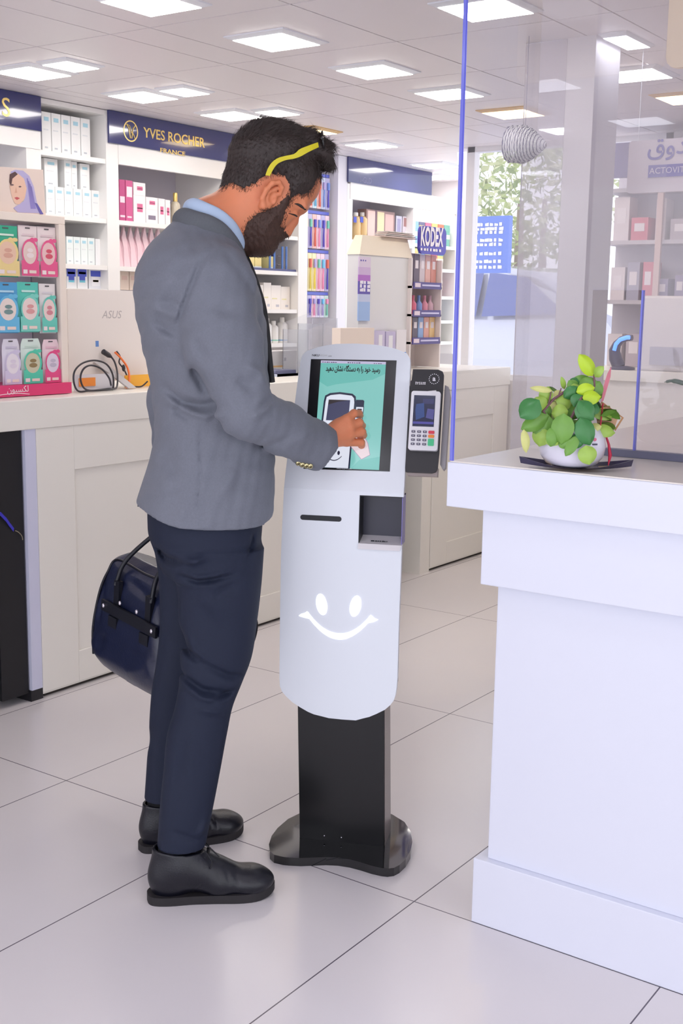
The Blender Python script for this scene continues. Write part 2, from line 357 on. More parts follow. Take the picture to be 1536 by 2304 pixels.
# ------------------------------------------------------------------ glass screen on the right counter
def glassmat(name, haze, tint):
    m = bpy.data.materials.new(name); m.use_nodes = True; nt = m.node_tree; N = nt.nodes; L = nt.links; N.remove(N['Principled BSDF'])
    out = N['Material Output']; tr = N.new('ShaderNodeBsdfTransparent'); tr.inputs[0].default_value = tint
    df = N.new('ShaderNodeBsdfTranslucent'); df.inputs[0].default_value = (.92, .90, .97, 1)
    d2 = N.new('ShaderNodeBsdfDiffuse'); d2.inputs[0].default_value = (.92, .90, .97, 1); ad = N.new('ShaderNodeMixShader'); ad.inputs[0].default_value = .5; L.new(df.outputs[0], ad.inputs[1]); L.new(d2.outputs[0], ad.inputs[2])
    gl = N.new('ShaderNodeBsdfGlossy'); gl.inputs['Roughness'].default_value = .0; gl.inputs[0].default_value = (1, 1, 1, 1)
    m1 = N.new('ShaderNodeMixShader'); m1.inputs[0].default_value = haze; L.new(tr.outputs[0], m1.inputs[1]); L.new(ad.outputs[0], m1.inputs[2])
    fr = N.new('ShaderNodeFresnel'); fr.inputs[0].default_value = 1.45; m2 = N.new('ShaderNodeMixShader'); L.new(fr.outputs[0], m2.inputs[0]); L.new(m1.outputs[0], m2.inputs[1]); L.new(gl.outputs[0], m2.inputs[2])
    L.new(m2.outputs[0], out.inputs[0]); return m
GS = glassmat('screen_glass', .14, (.985, .98, 1, 1))  # pale haze mixed into the panes stands in for milky reflections
GE = mat('glass_edge_violet', (112, 116, 214), .15)
Z0, ZT = 1.061, 2.29
def glass_sheet(name, label, outline, axis, pos, th, edges, group='clear glass screens on the right counter'):
    """upright sheet: outline in (u, z); axis 0 = plane of constant X"""
    def P(u, z, d): return (pos + d, u, z) if axis == 0 else (u, pos + d, z)
    t = thing(name, label, 'glass screen', P(outline[0][0], Z0, 0), 0, group)
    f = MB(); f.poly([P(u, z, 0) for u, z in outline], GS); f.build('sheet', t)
    e = MB()
    for i in edges:
        (u0, z0), (u1, z1) = outline[i], outline[(i + 1) % len(outline)]
        e.raw([P(u0, z0, -th / 2), P(u1, z1, -th / 2), P(u1, z1, th / 2), P(u0, z0, th / 2)], [(0, 1, 2, 3)], GE)
    if edges: e.build('edge', t)
    return t
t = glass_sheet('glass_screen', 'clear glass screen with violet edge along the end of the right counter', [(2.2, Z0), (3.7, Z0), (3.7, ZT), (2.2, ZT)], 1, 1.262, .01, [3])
MB().box((2.198, 1.2595, Z0), (2.202, 1.2665, ZT), GE).build('front_edge', t)
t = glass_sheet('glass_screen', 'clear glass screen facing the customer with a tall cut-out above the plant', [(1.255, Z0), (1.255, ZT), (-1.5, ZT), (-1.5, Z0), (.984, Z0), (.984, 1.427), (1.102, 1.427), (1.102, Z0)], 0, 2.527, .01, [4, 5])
MB().box((2.522, .9825, Z0), (2.532, .9865, 1.427), GE).build('cutout_edge', t)
MB().box((2.515, -1.5, Z0), (2.539, 1.057, Z0 + .016), mat('channel_grey', (104, 106, 128), .35)).build('base_channel', t)
# ------------------------------------------------------------------ back counter and things behind the glass
t = thing('back_counter', 'cream back counter seen behind the glass at the right', 'counter', (5.6, 1.8, 0))
h = atx(1400, 834, 5.55)[2]
MB().box((5.55, -1.5, 0), (6.15, 2.52, h), CREAM).build('body', t); MB().box((5.53, -1.5, h - .05), (6.17, 2.54, h + .002), LC).build('worktop', t, bevel=.003)
HB = h + .002
def atb(px, py): return atx(px, py, 5.6)
t = thing('display_cabinet', 'tall grey-white display cabinet on the far wall behind the glass', 'cabinet', (6.1, 1.6, HB))
gy = mat('cabinet_grey', (200, 196, 206), .5); dk = mat('cabinet_interior', (150, 144, 172), .6)
p0 = atx(1362, 500, 5.95); p1 = atx(1536, 800, 5.95)
MB().box((6.10, .6, HB), (6.18, p0[1], 2.22), gy).build('back_panel', t)
sh = MB()
for z in (1.42, 1.72, 1.98, 2.2): sh.box((5.92, .6, z), (6.1, p0[1], z + .02), gy)
sh.build('shelf', t)
MB().box((5.9, p0[1] - .32, HB), (5.92, p0[1] - .29, 2.2), mat('pinkish_wood', (214, 190, 188), .5)).build('door_post', t)
MB().box((5.89, .6, 2.05), (5.92, p0[1], 2.22), mat('header_slate', (120, 118, 160), .3)).build('header', t)
rd = random.Random(11)
cols = [(150, 140, 176), (188, 178, 190), (120, 124, 168), (214, 120, 140), (170, 168, 190), (100, 110, 180), (228, 220, 226)]
for zi, z in enumerate((HB, 1.44, 1.74)):
    y = p0[1] - .05; k = 0
    while y > 1.35 and k < 10:
        w = rd.uniform(.05, .11); hh = rd.uniform(.1, .22); c = cols[rd.randrange(7)]
        if not (zi == 0 and y < 2.1):
            b = MB(); b.box((5.94, y - w, z + .001 if zi == 0 else z), (6.05, y, z + hh), rgbmat(*c)); b.box((5.938, y - w * .8, z + hh * .4), (5.94, y - w * .2, z + hh * .75), rgbmat(236, 230, 236))
            o = b.build('carton'); tag(o, 'muted carton, ' + ORD[k] + ' on the ' + ['bottom', 'middle', 'upper'][zi] + ' level of the far cabinet', 'carton', 'cartons in the far cabinet')
        y -= w + rd.uniform(.01, .04); k += 1
# cash desk monitor box and blue lit lamp
t = thing('cash_register', 'big white cash register housing on the back counter at the right edge', 'cash register', (5.75, 1.6, HB))
a = atb(1440, 665); MB().box((5.62, .9, HB), (5.88, a[1], a[2]), mat('register_white', (222, 216, 218), .4)).build('housing', t, bevel=.012)
a = atb(1462, 780); MB().box((5.60, 1.2, HB + .03), (5.62, a[1], a[2]), mat('register_grey', (170, 168, 186), .4)).build('front_panel', t)
t = thing('curved_stand', 'dark curved stand with a glowing blue strip on the back counter', 'stand', (5.6, 2.2, HB))
P = [atb(*p) for p in ((1392, 826), (1384, 806), (1382, 788), (1388, 774), (1398, 764), (1412, 760), (1422, 760))]
MB().tube([tuple(p) for p in P], [.032, .032, .028, .022, .018, .016, .014], mat('stand_dark', (66, 66, 98), .3), n=12).build('arm', t)
P = [atb(*p) for p in ((1386, 790), (1390, 776), (1399, 766), (1414, 761), (1421, 761))]
MB().tube([tuple(p + np.array([-.028, 0, .004])) for p in P], .010, mat('blue_glow', (90, 140, 255), .3, emit=(80, 140, 255), estr=1.2)).build('light_strip', t)
MB().lathe([(.06, 0), (.06, .012), (.02, .02)], (5.6, atb(1400, 826)[1], HB), mat('stand_dark', (66, 66, 98), .3)).build('base', t)
# hanging cash desk sign
t = thing('hanging_sign', 'cream hanging cash desk sign with violet Persian lettering behind the glass', 'sign', (4.2, 1.6, 1.9))
a = atx(1415, 318, 4.2); b_ = atx(1415, 435, 4.2)
MB().rbox((4.2, .95, b_[2]), (4.225, a[1], a[2]), .012, mat('sign_cream', (226, 214, 218), .4), axis=0).build('board', t)
k = MB(); vio = mat('sign_violet', (112, 104, 178), .4)
o_ = atx(1456, 350, 4.197)
put_text(k, '\uFED5\uFEED\uFEAA\uFEE8\uFEBB', vio, o_, (0, -1, 0), (0, 0, 1), .085, align='LEFT', bold=.01)
o_ = atx(1458, 392, 4.197); k.box((4.194, .95, o_[2] - .012), (4.1985, o_[1], o_[2] + .03), vio)
put_text(k, 'ACTOVIT', rgbmat(236, 224, 232), (4.192, o_[1] - .005, o_[2]), (0, -1, 0), (0, 0, 1), .03, align='LEFT')
k.build('lettering', t)
w = MB()
for yy in (a[1] - .03, 1.1): w.tube([(4.212, yy, a[2]), (4.212, yy, CEIL)], .0015, FR, 5)
w.build('hanging_wire', t)
t = thing('pillar_reflection', 'milky sheet standing in for the pillar reflection, left of the white pillar', 'panel', (3.95, 1.93, 0))
MB().box((3.952, 1.862, 0), (3.960, 2.02, CEIL - .001), glassmat('reflection_haze', .42, (.99, .985, 1, 1))).build('sheet', t)  # translucent sheet added to imitate the pillar's reflection in the glass
t = thing('cream_reflection', 'cream rounded shape standing in for a reflection, top right behind the glass', 'board', (3.3, 1.1, 2.1))
p = atx(1496, 155, 3.3)
MB().rbox((3.3, p[1] - .45, p[2]), (3.32, p[1], CEIL - .002), .03, mat('reflection_cream', (244, 224, 192), .4), axis=0).build('board', t)  # solid cream shape added in place of a reflection
# woven wire pendant shade
t = thing('wire_lampshade', 'woven white wire shade hanging beside the pillar in front of the window', 'lampshade', (3.9, 2.05, 2.0))
c = atx(1180, 325, 3.85); k = MB(); wm = mat('wire_white', (246, 246, 250), .3); wd = mat('wire_grey', (140, 138, 160), .4)
ax = Vector((0, -1, -.08)).normalized(); u = ax.orthogonal().normalized(); v = ax.cross(u)
def rad(s_): return .062 * (1 - (max(0, s_ - .3) / .75) ** 1.6) if s_ > .3 else .058 + .004 * s_
for i in range(44):
    s_ = i / 43; r_ = max(.006, rad(s_)); p = Vector(c) + ax * (-.055 + .135 * s_)
    k.tube([tuple(p + (u * math.cos(a_ * PI / 12) + v * math.sin(a_ * PI / 12)) * r_ * (1 + .06 * ((a_ + i) % 2))) for a_ in range(25)], .0015 if i else .0028, wm if i % 3 else wd, 5)
for a_ in range(24):
    k.tube([tuple(Vector(c) + ax * (-.055 + .135 * s_ / 12) + (u * math.cos(a_ * PI / 12) + v * math.sin(a_ * PI / 12)) * max(.006, rad(s_ / 12))) for s_ in range(13)], .001, wm, 5)
k.build('mesh_shade', t)
MB().tube([tuple(Vector(c) + Vector((0, 0, .05))), (c[0], c[1], CEIL)], .001, wd, 5).build('hanging_wire', t)
# ================================================================== shelf wall on the left
YS = 4.385; YBK = 4.74
SW = mat('shelf_white', (238, 236, 234), .4); SB = mat('shelf_back', (214, 210, 222), .6)
NAVY = mat('header_navy', (52, 56, 112), .12, coat=.5); GOLD = mat('gold_letters', (226, 196, 120), .3, metal=.5)
def shelf_unit(x0, x1, zs, label, header=None, zt=2.056, uprights=(), band=True, base=1.06):
    t = thing('shelf_unit', label, 'shelf unit', ((x0 + x1) / 2, YS + .15, base), 0, 'white wall shelf units')
    MB().box((x0, YBK, base), (x1, YBK + .02, CEIL - .002), SB).build('back_panel', t)
    for a, b in uprights: MB().box((a, YS, base), (b, YBK, CEIL - .003 if not header else 2.142), SW).build('upright', t)
    for z, a, b in zs: MB().box((a + .001, YS + .004, z - .022), (b - .001, YBK, z), SW).build('shelf', t)
    if band: MB().box((x0, YS - .004, zt), (x1, YS + .02, 2.15), SW).build('fascia', t)
    if header: MB().box((header[0], YS - .013, 2.150), (header[1], YS - .001, CEIL - .002), NAVY).build('header_panel', t)
    return t
U0 = shelf_unit(2.9, 3.798, [(1.785, 2.9, 3.70)], 'white wall shelf unit at the far left under the navy letter panel', header=(2.9, 3.797), uprights=((3.715, 3.80),), zt=2.07)
U1 = shelf_unit(3.80, 4.285, [(2.072, 3.80, 4.205), (1.79, 3.80, 4.205), (1.566, 3.80, 4.205), (1.452, 3.8, 4.205), (CEIL - .003, 3.80, 4.205)], 'narrow white shelf unit between the two navy panels', uprights=((4.205, 4.285),), band=False)
U2 = shelf_unit(4.285, 5.835, [(1.79, 4.285, 5.07), (1.566, 4.285, 5.07), (1.36, 4.285, 5.07), (1.585, 5.10, 5.745), (1.79, 5.10, 5.745), (1.364, 5.10, 5.745), (1.166, 5.10, 5.745)],
                'long white shelf unit behind the man under the gold lettered panel', header=(4.216, 5.60), uprights=((5.07, 5.10), (5.745, 5.835)))
U3 = shelf_unit(6.27, 7.66, [(1.805, 6.30, 7.02), (1.64, 6.3, 7.02), (1.47, 6.3, 7.02), (1.30, 6.3, 7.02), (1.15, 6.3, 7.02), (1.82, 7.05, 7.6), (1.66, 7.05, 7.6), (1.47, 7.05, 7.6), (1.30, 7.05, 7.6), (1.15, 7.05, 7.6)],
                'white shelf unit right of the hanging toothbrushes', header=(6.232, 7.23), uprights=((6.24, 6.30), (7.02, 7.05), (7.6, 7.66)), zt=2.05)
# header writing
k = MB(); p = aty(14, 262, YS - .013); put_text(k, 'S', GOLD, (p[0], YS - .0135, p[2]), (1, 0, 0), (0, 0, 1), .115, align='CENTER', ext=.001); k.build('lettering', U0)
k = MB(); c = aty(294, 295, YS - .013)
for i in range(24):
    a, b = 2 * PI * i / 24, 2 * PI * (i + 1) / 24
    k.poly([(c[0] + r * math.cos(q), YS - .0135, c[2] + r * 1.02 * math.sin(q)) for r, q in ((.044, a), (.050, a), (.050, b), (.044, b))], GOLD)
for sx in (-1, 1): k.tube([(c[0] + sx * .030, YS - .014, c[2] + .030), (c[0] + sx * .014, YS - .014, c[2] + .012), (c[0] + sx * .004, YS - .014, c[2] - .034)], .003, GOLD, 5)
k.tube([(c[0] + .004, YS - .014, c[2] - .005), (c[0] + .016, YS - .014, c[2] - .012), (c[0] + .028, YS - .014, c[2] - .034)], .003, GOLD, 5)
k.tube([(c[0] - .03, YS - .014, c[2] + .030), (c[0] - .008, YS - .014, c[2] + .024), (c[0] + .004, YS - .014, c[2] - .01)], .0025, GOLD, 5)
p = aty(318, 307, YS); q = aty(456, 332, YS)
put_text(k, 'YVES ROCHER', GOLD, (p[0], YS - .0135, p[2] - .003), (1, 0, 0), (0, 0, 1), .068, width=q[0] - p[0], align='LEFT', bold=.012, ext=.001)
p = aty(356, 336, YS); q = aty(412, 345, YS)
put_text(k, 'FRANCE', GOLD, (p[0], YS - .0135, p[2] - .014), (1, 0, 0), (0, 0, 1), .030, width=q[0] - p[0], align='LEFT', bold=.01, ext=.001)
k.build('lettering', U2)
k = MB(); p = aty(806, 410, YS); put_text(k, '1-GLD', rgbmat(112, 108, 150), (p[0], YS - .0135, p[2]), (1, 0, 0), (0, 0, 1), .05, align='LEFT'); k.build('lettering', U3)
# ------------------------------------------------------------------ goods on the shelves
def xz(px, py, y): p = aty(px, py, y); return p[0], p[2]
def carton(px0, px1, pytop, z, col, label, group, y=4.44, dep=.07, marks=(), name='carton', seed=0):
    xm = (px0 + px1) / 2; x0, _ = xz(px0, pytop, y); x1, zt = xz(px1, pytop, y); zt = xz(xm, pytop, y)[1]
    b = MB(); b.box((x0 + .0008, y, z), (x1 - .0008, y + dep, zt), rgbmat(*col)); w, h = x1 - x0, zt - z
    for (a, c, d, e, cc) in marks:
        b.box((x0 + w * a, y - .0008, z + h * d), (x0 + w * c, y, z + h * e), rgbmat(*cc))
    return tag(b.build(name), label, 'carton' if name == 'carton' else name.replace('_', ' '), group)
WB = (240, 241, 241); AQ = (170, 214, 230); GYm = (190, 196, 204)
mk = [(.25, .75, .78, .88, AQ), (.2, .7, .55, .58, (222, 226, 230)), (.3, .6, .1, .14, GYm)]
for i in range(5):
    carton(93 + 22 * i, 114 + 22 * i, 252 + 3.8 * i, 2.072, WB, 'tall white aqua-dotted carton, ' + ORD[i] + ' on the top shelf of the narrow unit', 'tall white cartons on the top shelf', marks=mk, dep=.1)
for i in range(6):
    carton(103 + 20.5 * i, 123 + 20.5 * i, 419 + 2.0 * i, 1.79, WB, 'white cream carton, ' + ORD[i] + ' in the lower row of the narrow unit', 'white cream cartons, lower row', marks=mk)
for i, (a, b, c) in enumerate(((99, 129, 357), (144, 160, 360), (160, 173, 364), (180, 201, 369))):
    x0, zz = xz(a, 418, 4.45)
    carton(a, b, c, xz(a, 419 + 2.0 * (a - 103) / 20.5, 4.44)[1] + .001, WB, 'white carton stacked on the lower row of the narrow unit, ' + ORD[i], 'white cream cartons, upper row', marks=mk, y=4.45, dep=.055)
for i in range(4):
    carton(149 + 16 * i, 164.5 + 16 * i, 532 + 1.2 * i, 1.566, (232, 240, 240), 'pale aqua-dotted carton, ' + ORD[i] + ' on the third shelf of the narrow unit', 'pale cartons on the third shelf', marks=mk)
carton(214, 231, 538, 1.566, (244, 244, 246), 'plain white carton at the right end of the third shelf of the narrow unit', None)
for i in range(2):
    carton(149 + 24.5 * i, 172 + 24.5 * i, 600, 1.452, (240, 242, 244), ['left', 'right'][i] + ' one of two cartons with blue shield marks above the white monitor', 'blue shield cartons',
           marks=[(.04, .9, .55, .98, (84, 98, 206)), (.2, .75, .38, .55, (84, 98, 206)), (.2, .75, .28, .38, (120, 200, 220)), (.12, .82, .66, .76, (240, 240, 250))])
carton(199, 230, 605, 1.452, (232, 234, 240), 'white tub with blue label beside the blue shield cartons', None, name='tub', marks=[(.15, .85, .62, .9, (84, 98, 206)), (.2, .8, .15, .6, (246, 246, 250)), (.3, .7, .35, .45, (236, 214, 90))])
# bay behind the man's back
PK = (206, 96, 146)
carton(268, 281, 404, 1.79, (192, 80, 134), 'dark pink tall carton at the left end of the upper shelf behind the man', 'tall pink cartons', marks=[(.1, .9, .45, .6, (236, 220, 230)), (.1, .9, .1, .15, (236, 220, 230))])
carton(282, 298, 406, 1.79, PK, 'bright pink tall carton, second from left on the upper shelf behind the man', 'tall pink cartons', marks=[(.15, .9, .6, .85, (240, 230, 236)), (.2, .8, .1, .14, (240, 220, 230))])
pm_ = [(.3, .75, .4, .7, (214, 110, 150)), (.3, .75, .52, .55, (240, 220, 230))]
for i, (a, b, c, zz, lab) in enumerate(((300, 327, 440, 1.79, 'bottom of the white and pink pair beside the pink cartons'), (300, 327, 411, 1.895, 'top of the white and pink pair beside the pink cartons'), (328, 355, 472, 1.79, 'low white carton with a grey mark under a pink marked one'),
        (328, 355, 444, 1.834, 'white carton with a pink mark resting on a low one'), (356, 371, 447, 1.79, 'white carton with a pink mark left of the gold capped bottle'), (372, 383, 450, 1.79, 'slim white carton with pink mark touching the gold capped bottle'))):
    ztop = xz((a + b) / 2, c, 4.44)[1]
    if zz == 1.895: zz = xz(313, 440, 4.44)[1] + .0005
    if zz == 1.834: zz = xz(341, 472, 4.44)[1] + .0005
    carton(a, b, c, zz, (240, 236, 238), lab, 'white cartons with pink marks', marks=pm_ if i != 2 else [(.2, .8, .3, .6, (130, 120, 140))])
def bottle(px, pytop, z, r, col, cap, label, group=None, y=4.47, name='bottle', capc=None, body=.72):
    x, zt = xz(px, pytop, y); h = zt - z; t = thing(name, label, name.replace('_', ' '), (x, y, z), 0, group)
    MB().lathe([(r * .9, 0), (r, .004), (r, h * body * .9), (r * .75, h * body), (r * .45, h * body + .004)], (0, 0, 0), col, 14).build('body', t, local=True)
    MB().lathe([(r * .46, h * body), (r * .46, h * .98), (r * .4, h)], (0, 0, 0), cap, 12).build('cap', t, local=True); return t
bottle(394, 434, 1.79, .026, mat('perfume', (206, 196, 176), .15), GOLD, 'beige bottle with a gold cap on the upper shelf behind the man')
for i in range(7):     # pointed pink sachets
    a = 262 + 15.5 * i; x0, _ = xz(a, 590, 4.44); x1, _ = xz(a + 14.5, 590, 4.44); zt = xz(a + 7, 510, 4.44)[1]; b = MB()
    pts = [(0, 0), (1, 0), (1, .45), (.86, .72), (.5, 1), (.14, .72), (0, .45)]; h = zt - 1.566
    F = [(x0 + (x1 - x0) * u, 4.435 + .02 * (v > .5), 1.567 + h * v) for u, v in pts]; K = [(x0 + (x1 - x0) * u, 4.50 - .03 * (v > .5), 1.567 + h * v) for u, v in pts]
    b.ext(F, K, rgbmat(236, 206, 214)); tag(b.build('pointed_sachet'), 'pale pink pointed sachet, ' + ORD[i] + ' in its row behind the man', 'sachet', 'pink pointed sachets')
for i in range(3):
    carton(270 + 21 * i, 290 + 21 * i, 607 + i, 1.452 + .0, (232, 214, 200), 'beige carton, ' + ORD[i] + ' on the shelf under the pink sachets', 'beige cartons under the sachets', marks=[(.2, .8, .5, .7, (220, 190, 180))])
# bay in front of the man's face
t = thing('perfume_display', 'dark purple display block behind rows of blue tubes, in front of the beard', 'display', (5.4, 4.5, 1.585))
x0, zt = xz(562, 536, 4.52); x1 = min(xz(668, 540, 4.52)[0], 5.742)
MB().box((x0 - .2, 4.56, 1.585), (x1, 4.60, zt), rgbmat(96, 86, 130, 30)).build('back_panel', t)
MB().box((x0 - .2, 4.40, 1.585), (x1, 4.60, 1.598), rgbmat(80, 84, 130)).build('base', t)
s_ = MB()
for py in (545, 562, 578, 598): z_ = xz(655, py, 4.5)[1]; s_.tube([(x1 - .055, 4.5, z_), (x1 - .01, 4.5, z_)], .004, mat('chrome', (220, 214, 224), .2, metal=.8), 6)
s_.build('chrome_rod', t)
for i, (a, b) in enumerate(((545, 558), (559, 572), (573, 588), (604, 619), (619, 633))):
    if i == 4: continue
    carton(a, b, 576 + .4 * i, 1.599, (236, 226, 160), 'yellow and white carton, ' + ORD[i if i < 4 else 3] + ' between the blue tubes', 'yellow cartons in the purple display', marks=[(.0, 1, 0, .12, (220, 230, 240)), (.05, .95, .2, .9, (240, 222, 150))])
for i, px in enumerate((607, 617, 635, 644)):
    x_, zt_ = xz(px, 555, 4.415); k = MB(); k.tube([(x_, 4.415, 1.599), (x_, 4.415, zt_)], .0065, mat('tube_blue', (92, 130, 200), .2), 8)
    tag(k.build('blue_tube'), 'slim blue tube, ' + ORD[i] + ' in front of the purple display', 'tube', 'slim blue tubes')
for i, (a, b, c, zz) in enumerate(((572, 592, 641, 1.364), (593, 610, 636, 1.364), (610, 632, 642, 1.364), (632, 652, 645, 1.364))):
    carton(a, b, c, zz, (238, 232, 226), 'off-white carton, ' + ORD[i] + ' on the shelf below the blue tubes', 'off-white cartons below the tubes', marks=[(.1, .6, .42, .47, (226, 220, 170)), (.5, .8, .1, .2, (190, 190, 200))])
bottle(658, 658, 1.364, .016, mat('turq_bottle', (110, 184, 214), .3), SW, 'small turquoise bottle with white cap at the end of the carton shelf')
for i, (px, top, r) in enumerate(((600, 716, .03), (615, 722, .03), (634, 714, .035), (655, 720, .028))):
    t_ = bottle(px, top, 1.166, r, mat('jar_white', (238, 236, 234), .3), SW, 'white pill jar, ' + ORD[i] + ' on the lower shelf right of the jacket', 'white pill jars', name='pill_jar', body=.78)
    k = MB(); k.lathe([(r * 1.01, .012), (r * 1.01, .02)], (0, 0, 0), rgbmat(150, 206, 190) if i % 2 else rgbmat(150, 180, 220), 14); k.build('label_band', t_, local=True)
carton(594, 668, 790, 1.06, (240, 238, 238), 'large white carton with an orange stripe on the worktop right of the elbow', None, y=3.6, dep=.1, marks=[(0, .55, .28, .36, (246, 206, 150)), (.6, .66, .55, .7, (120, 120, 140))])
t = thing('card_reader', 'dark slate and pale blue hand scanner on the worktop beside the elbow', 'scanner', (4.5, 3.5, 1.06))
x0, _ = xz(604, 845, 3.5); x1, _ = xz(652, 845, 3.5); zt = xz(628, 832, 3.5)[1]
MB().rbox((x0, 3.45, 1.06), (x1, 3.6, zt - .02), .01, rgbmat(196, 204, 222), axis=1).build('base', t); MB().rbox((x0, 3.46, zt - .0195), (x1 - .005, 3.59, zt), .008, rgbmat(104, 108, 140), axis=1).build('lid', t)
# toothbrush wall
t = thing('hanging_rack', 'white rack panel with blue rails for hanging toothbrushes', 'rack', (6.0, 4.5, 1.06), 0)
MB().box((5.837, 4.52, 1.06), (6.238, 4.54, CEIL - .003), SB).build('back_panel', t)
MB().box((6.14, YS, 1.06), (6.238, 4.52, CEIL - .003), mat('rack_side', (226, 224, 232), .45)).build('side_panel', t)
rows = [(402, 470), (487, 560), (574, 655), (668, 714)]; tc = [(120, 150, 220), (226, 110, 90), (120, 200, 180), (236, 150, 190), (90, 80, 190), (240, 220, 90), (170, 160, 214), (110, 190, 230)]
rl = MB(); blu = mat('rail_blue', (92, 104, 200), .3)
for a, b in rows:
    z_ = xz(720, a - 4, 4.44)[1]; rl.box((5.845, 4.43, z_), (6.11, 4.445, z_ + .018), blu); z2 = xz(720, b, 4.44)[1]
rl.build('rail', t)
rd = random.Random(4)
for ri, (a, b) in enumerate(rows):
    zt = xz(720, a, 4.43)[1] + .008; zb = xz(720, b, 4.43)[1]
    for ci in range(6):
        x0 = 5.848 + ci * .044; c = tc[rd.randrange(8)]; c2 = tc[rd.randrange(8)]
        u = thing('toothbrush_pack', 'toothbrush blister pack, ' + ORD[ci] + ' in the ' + ['top', 'second', 'third', 'bottom'][ri] + ' row of the rack', 'toothbrush', (x0 + .02, 4.42, zb), 0, 'hanging toothbrush packs, ' + ['top', 'second', 'third', 'bottom'][ri] + ' row')
        MB().box((x0, 4.426, zb), (x0 + .040, 4.429, zt), rgbmat(*(tuple(min(255, int(v * .35 + 160)) for v in c)))).build('card', u)
        k = MB(); h = zt - zb; k.tube([(x0 + .02, 4.418, zb + .012), (x0 + .018, 4.418, zb + h * .4), (x0 + .021, 4.418, zb + h * .62)], [.006, .005, .004], rgbmat(*c), 6)
        k.box((x0 + .013, 4.414, zb + h * .62), (x0 + .029, 4.424, zb + h * .85), rgbmat(*c2)); k.build('toothbrush', u)
# unit right of the rack
for i, px in enumerate((800, 815)):
    t_ = bottle(px, 478, 1.805, .034, mat('gold_lotion', (222, 190, 136), .3), SW, 'golden lotion bottle with a blue mark, ' + ['left', 'right'][i] + ' one of two at the shelf end', 'golden lotion bottles', body=.85)
    k = MB(); x_, z_ = xz(px, 494, 4.43); k.box((x_ - .016, 4.434, z_ - .018), (x_ + .016, 4.437, z_ + .018), rgbmat(70, 84, 190)); k.build('label', t_)
t_ = carton(824, 888, 474, 1.836, (150, 120, 116), 'brown gift carton with pale figures above the white display', None, marks=[(.05, .3, .05, .95, (226, 190, 180)), (.38, .62, .1, .95, (214, 200, 160)), (.66, .95, .05, .9, (200, 166, 160)), (.3, .36, 0, 1, (110, 80, 90))])
carton(822, 889, 528, 1.805, (120, 112, 150), 'flat violet carton under the brown gift carton', None)
carton(891, 904, 486, 1.805, (190, 188, 206), 'small grey carton left of the white rounded one', None, marks=[(.2, .8, .2, .9, (150, 146, 176))])
carton(906, 928, 488, 1.805, (206, 196, 204), 'small carton with a brown top mark beside the divider', None, marks=[(.1, .9, .65, .95, (160, 120, 120)), (.3, .8, .05, .5, (240, 240, 246))])
rd = random.Random(9)
for zi, z in enumerate((1.64, 1.47, 1.30, 1.15)):
    x = 6.31; k = 0
    while x < 6.95 and k < 9:
        w = rd.uniform(.045, .09); hh = rd.uniform(.07, .12); c = [(186, 180, 196), (120, 116, 140), (226, 206, 196), (200, 160, 160), (232, 230, 236)][rd.randrange(5)]
        b = MB(); b.box((x, 4.42, z), (x + w, 4.5, z + hh), rgbmat(*c)); b.box((x + w * .2, 4.418, z + hh * .3), (x + w * .8, 4.42, z + hh * .6), rgbmat(240, 236, 240))
        tag(b.build('carton'), 'small mixed carton, ' + ORD[k] + ' on level ' + ['one', 'two', 'three', 'four'][zi] + ' left of the white cabinet', 'carton', 'small mixed cartons beside the display cabinet')
        x += w + .008; k += 1
yc = [(150, 190, 226), (240, 206, 130), (120, 176, 226), (226, 226, 150), (236, 120, 150), (130, 190, 170), (240, 240, 226), (110, 110, 140), (226, 130, 100), (150, 210, 200)]
for zi, (z, n) in enumerate(((1.82, 6), (1.66, 5), (1.47, 5), (1.30, 4), (1.15, 4))):
    for k in range(n):
        x = 7.07 + k * .085; lv = 3 if zi == 0 else 2
        b = MB(); hh = .13 if zi else .15; c = yc[(zi * 3 + k * 7) % 10]
        b.box((x, 4.42, z), (x + .078, 4.5, z + hh), rgbmat(*c)); b.box((x, 4.418, z + hh * .35), (x + .078, 4.42, z + hh * .55), rgbmat(246, 240, 214)); b.box((x, 4.418, z + hh * .7), (x + .078, 4.42, z + hh * .85), rgbmat(*yc[(zi + k) % 10]))
        tag(b.build('carton'), 'bright striped carton, ' + ORD[k] + ' on level ' + ['one', 'two', 'three', 'four', 'five'][zi] + ' behind the purple badge stand', 'carton', 'bright cartons behind the badge stand')
# ------------------------------------------------------------------ white display cabinet and papers (on the counter)
YD = 3.42; ZC = 1.0605
t = thing('display_cabinet', 'white display cabinet with sloped cream top standing on the far counter', 'display cabinet', (5.1, YD, ZC))
x0, z1 = xz(808, 572, YD); x1, _ = xz(926, 572, YD); xm = (x0 + x1) / 2
MB().box((x0, YD, ZC), (x1, YD + .07, z1), mat('cabinet_white', (226, 226, 228), .5)).build('body', t)
tp = MB(); zt = xz(860, 537, YD)[1] + .012
tp.ext([(x0 - .005, YD - .006, z1), (x0 - .005, YD + .075, z1), (x0 + .07, YD + .075, zt), (x0 + .07, YD + .03, zt)], [(x1, YD - .006, z1), (x1, YD + .075, z1), (x1, YD + .075, zt), (x1, YD + .03, zt)], mat('cream_top', (238, 226, 206), .4)); tp.build('sloped_top', t)
t = thing('side_banner', 'tall narrow purple and blue banner on the left side of the white display cabinet', 'banner', (x0, YD - .01, 1.1))
xb0, zb1 = xz(808, 577, YD - .012); xb1, _ = xz(834, 577, YD - .012); zb0 = xz(818, 722, YD - .012)[1]; H_ = zb1 - zb0
k = MB()
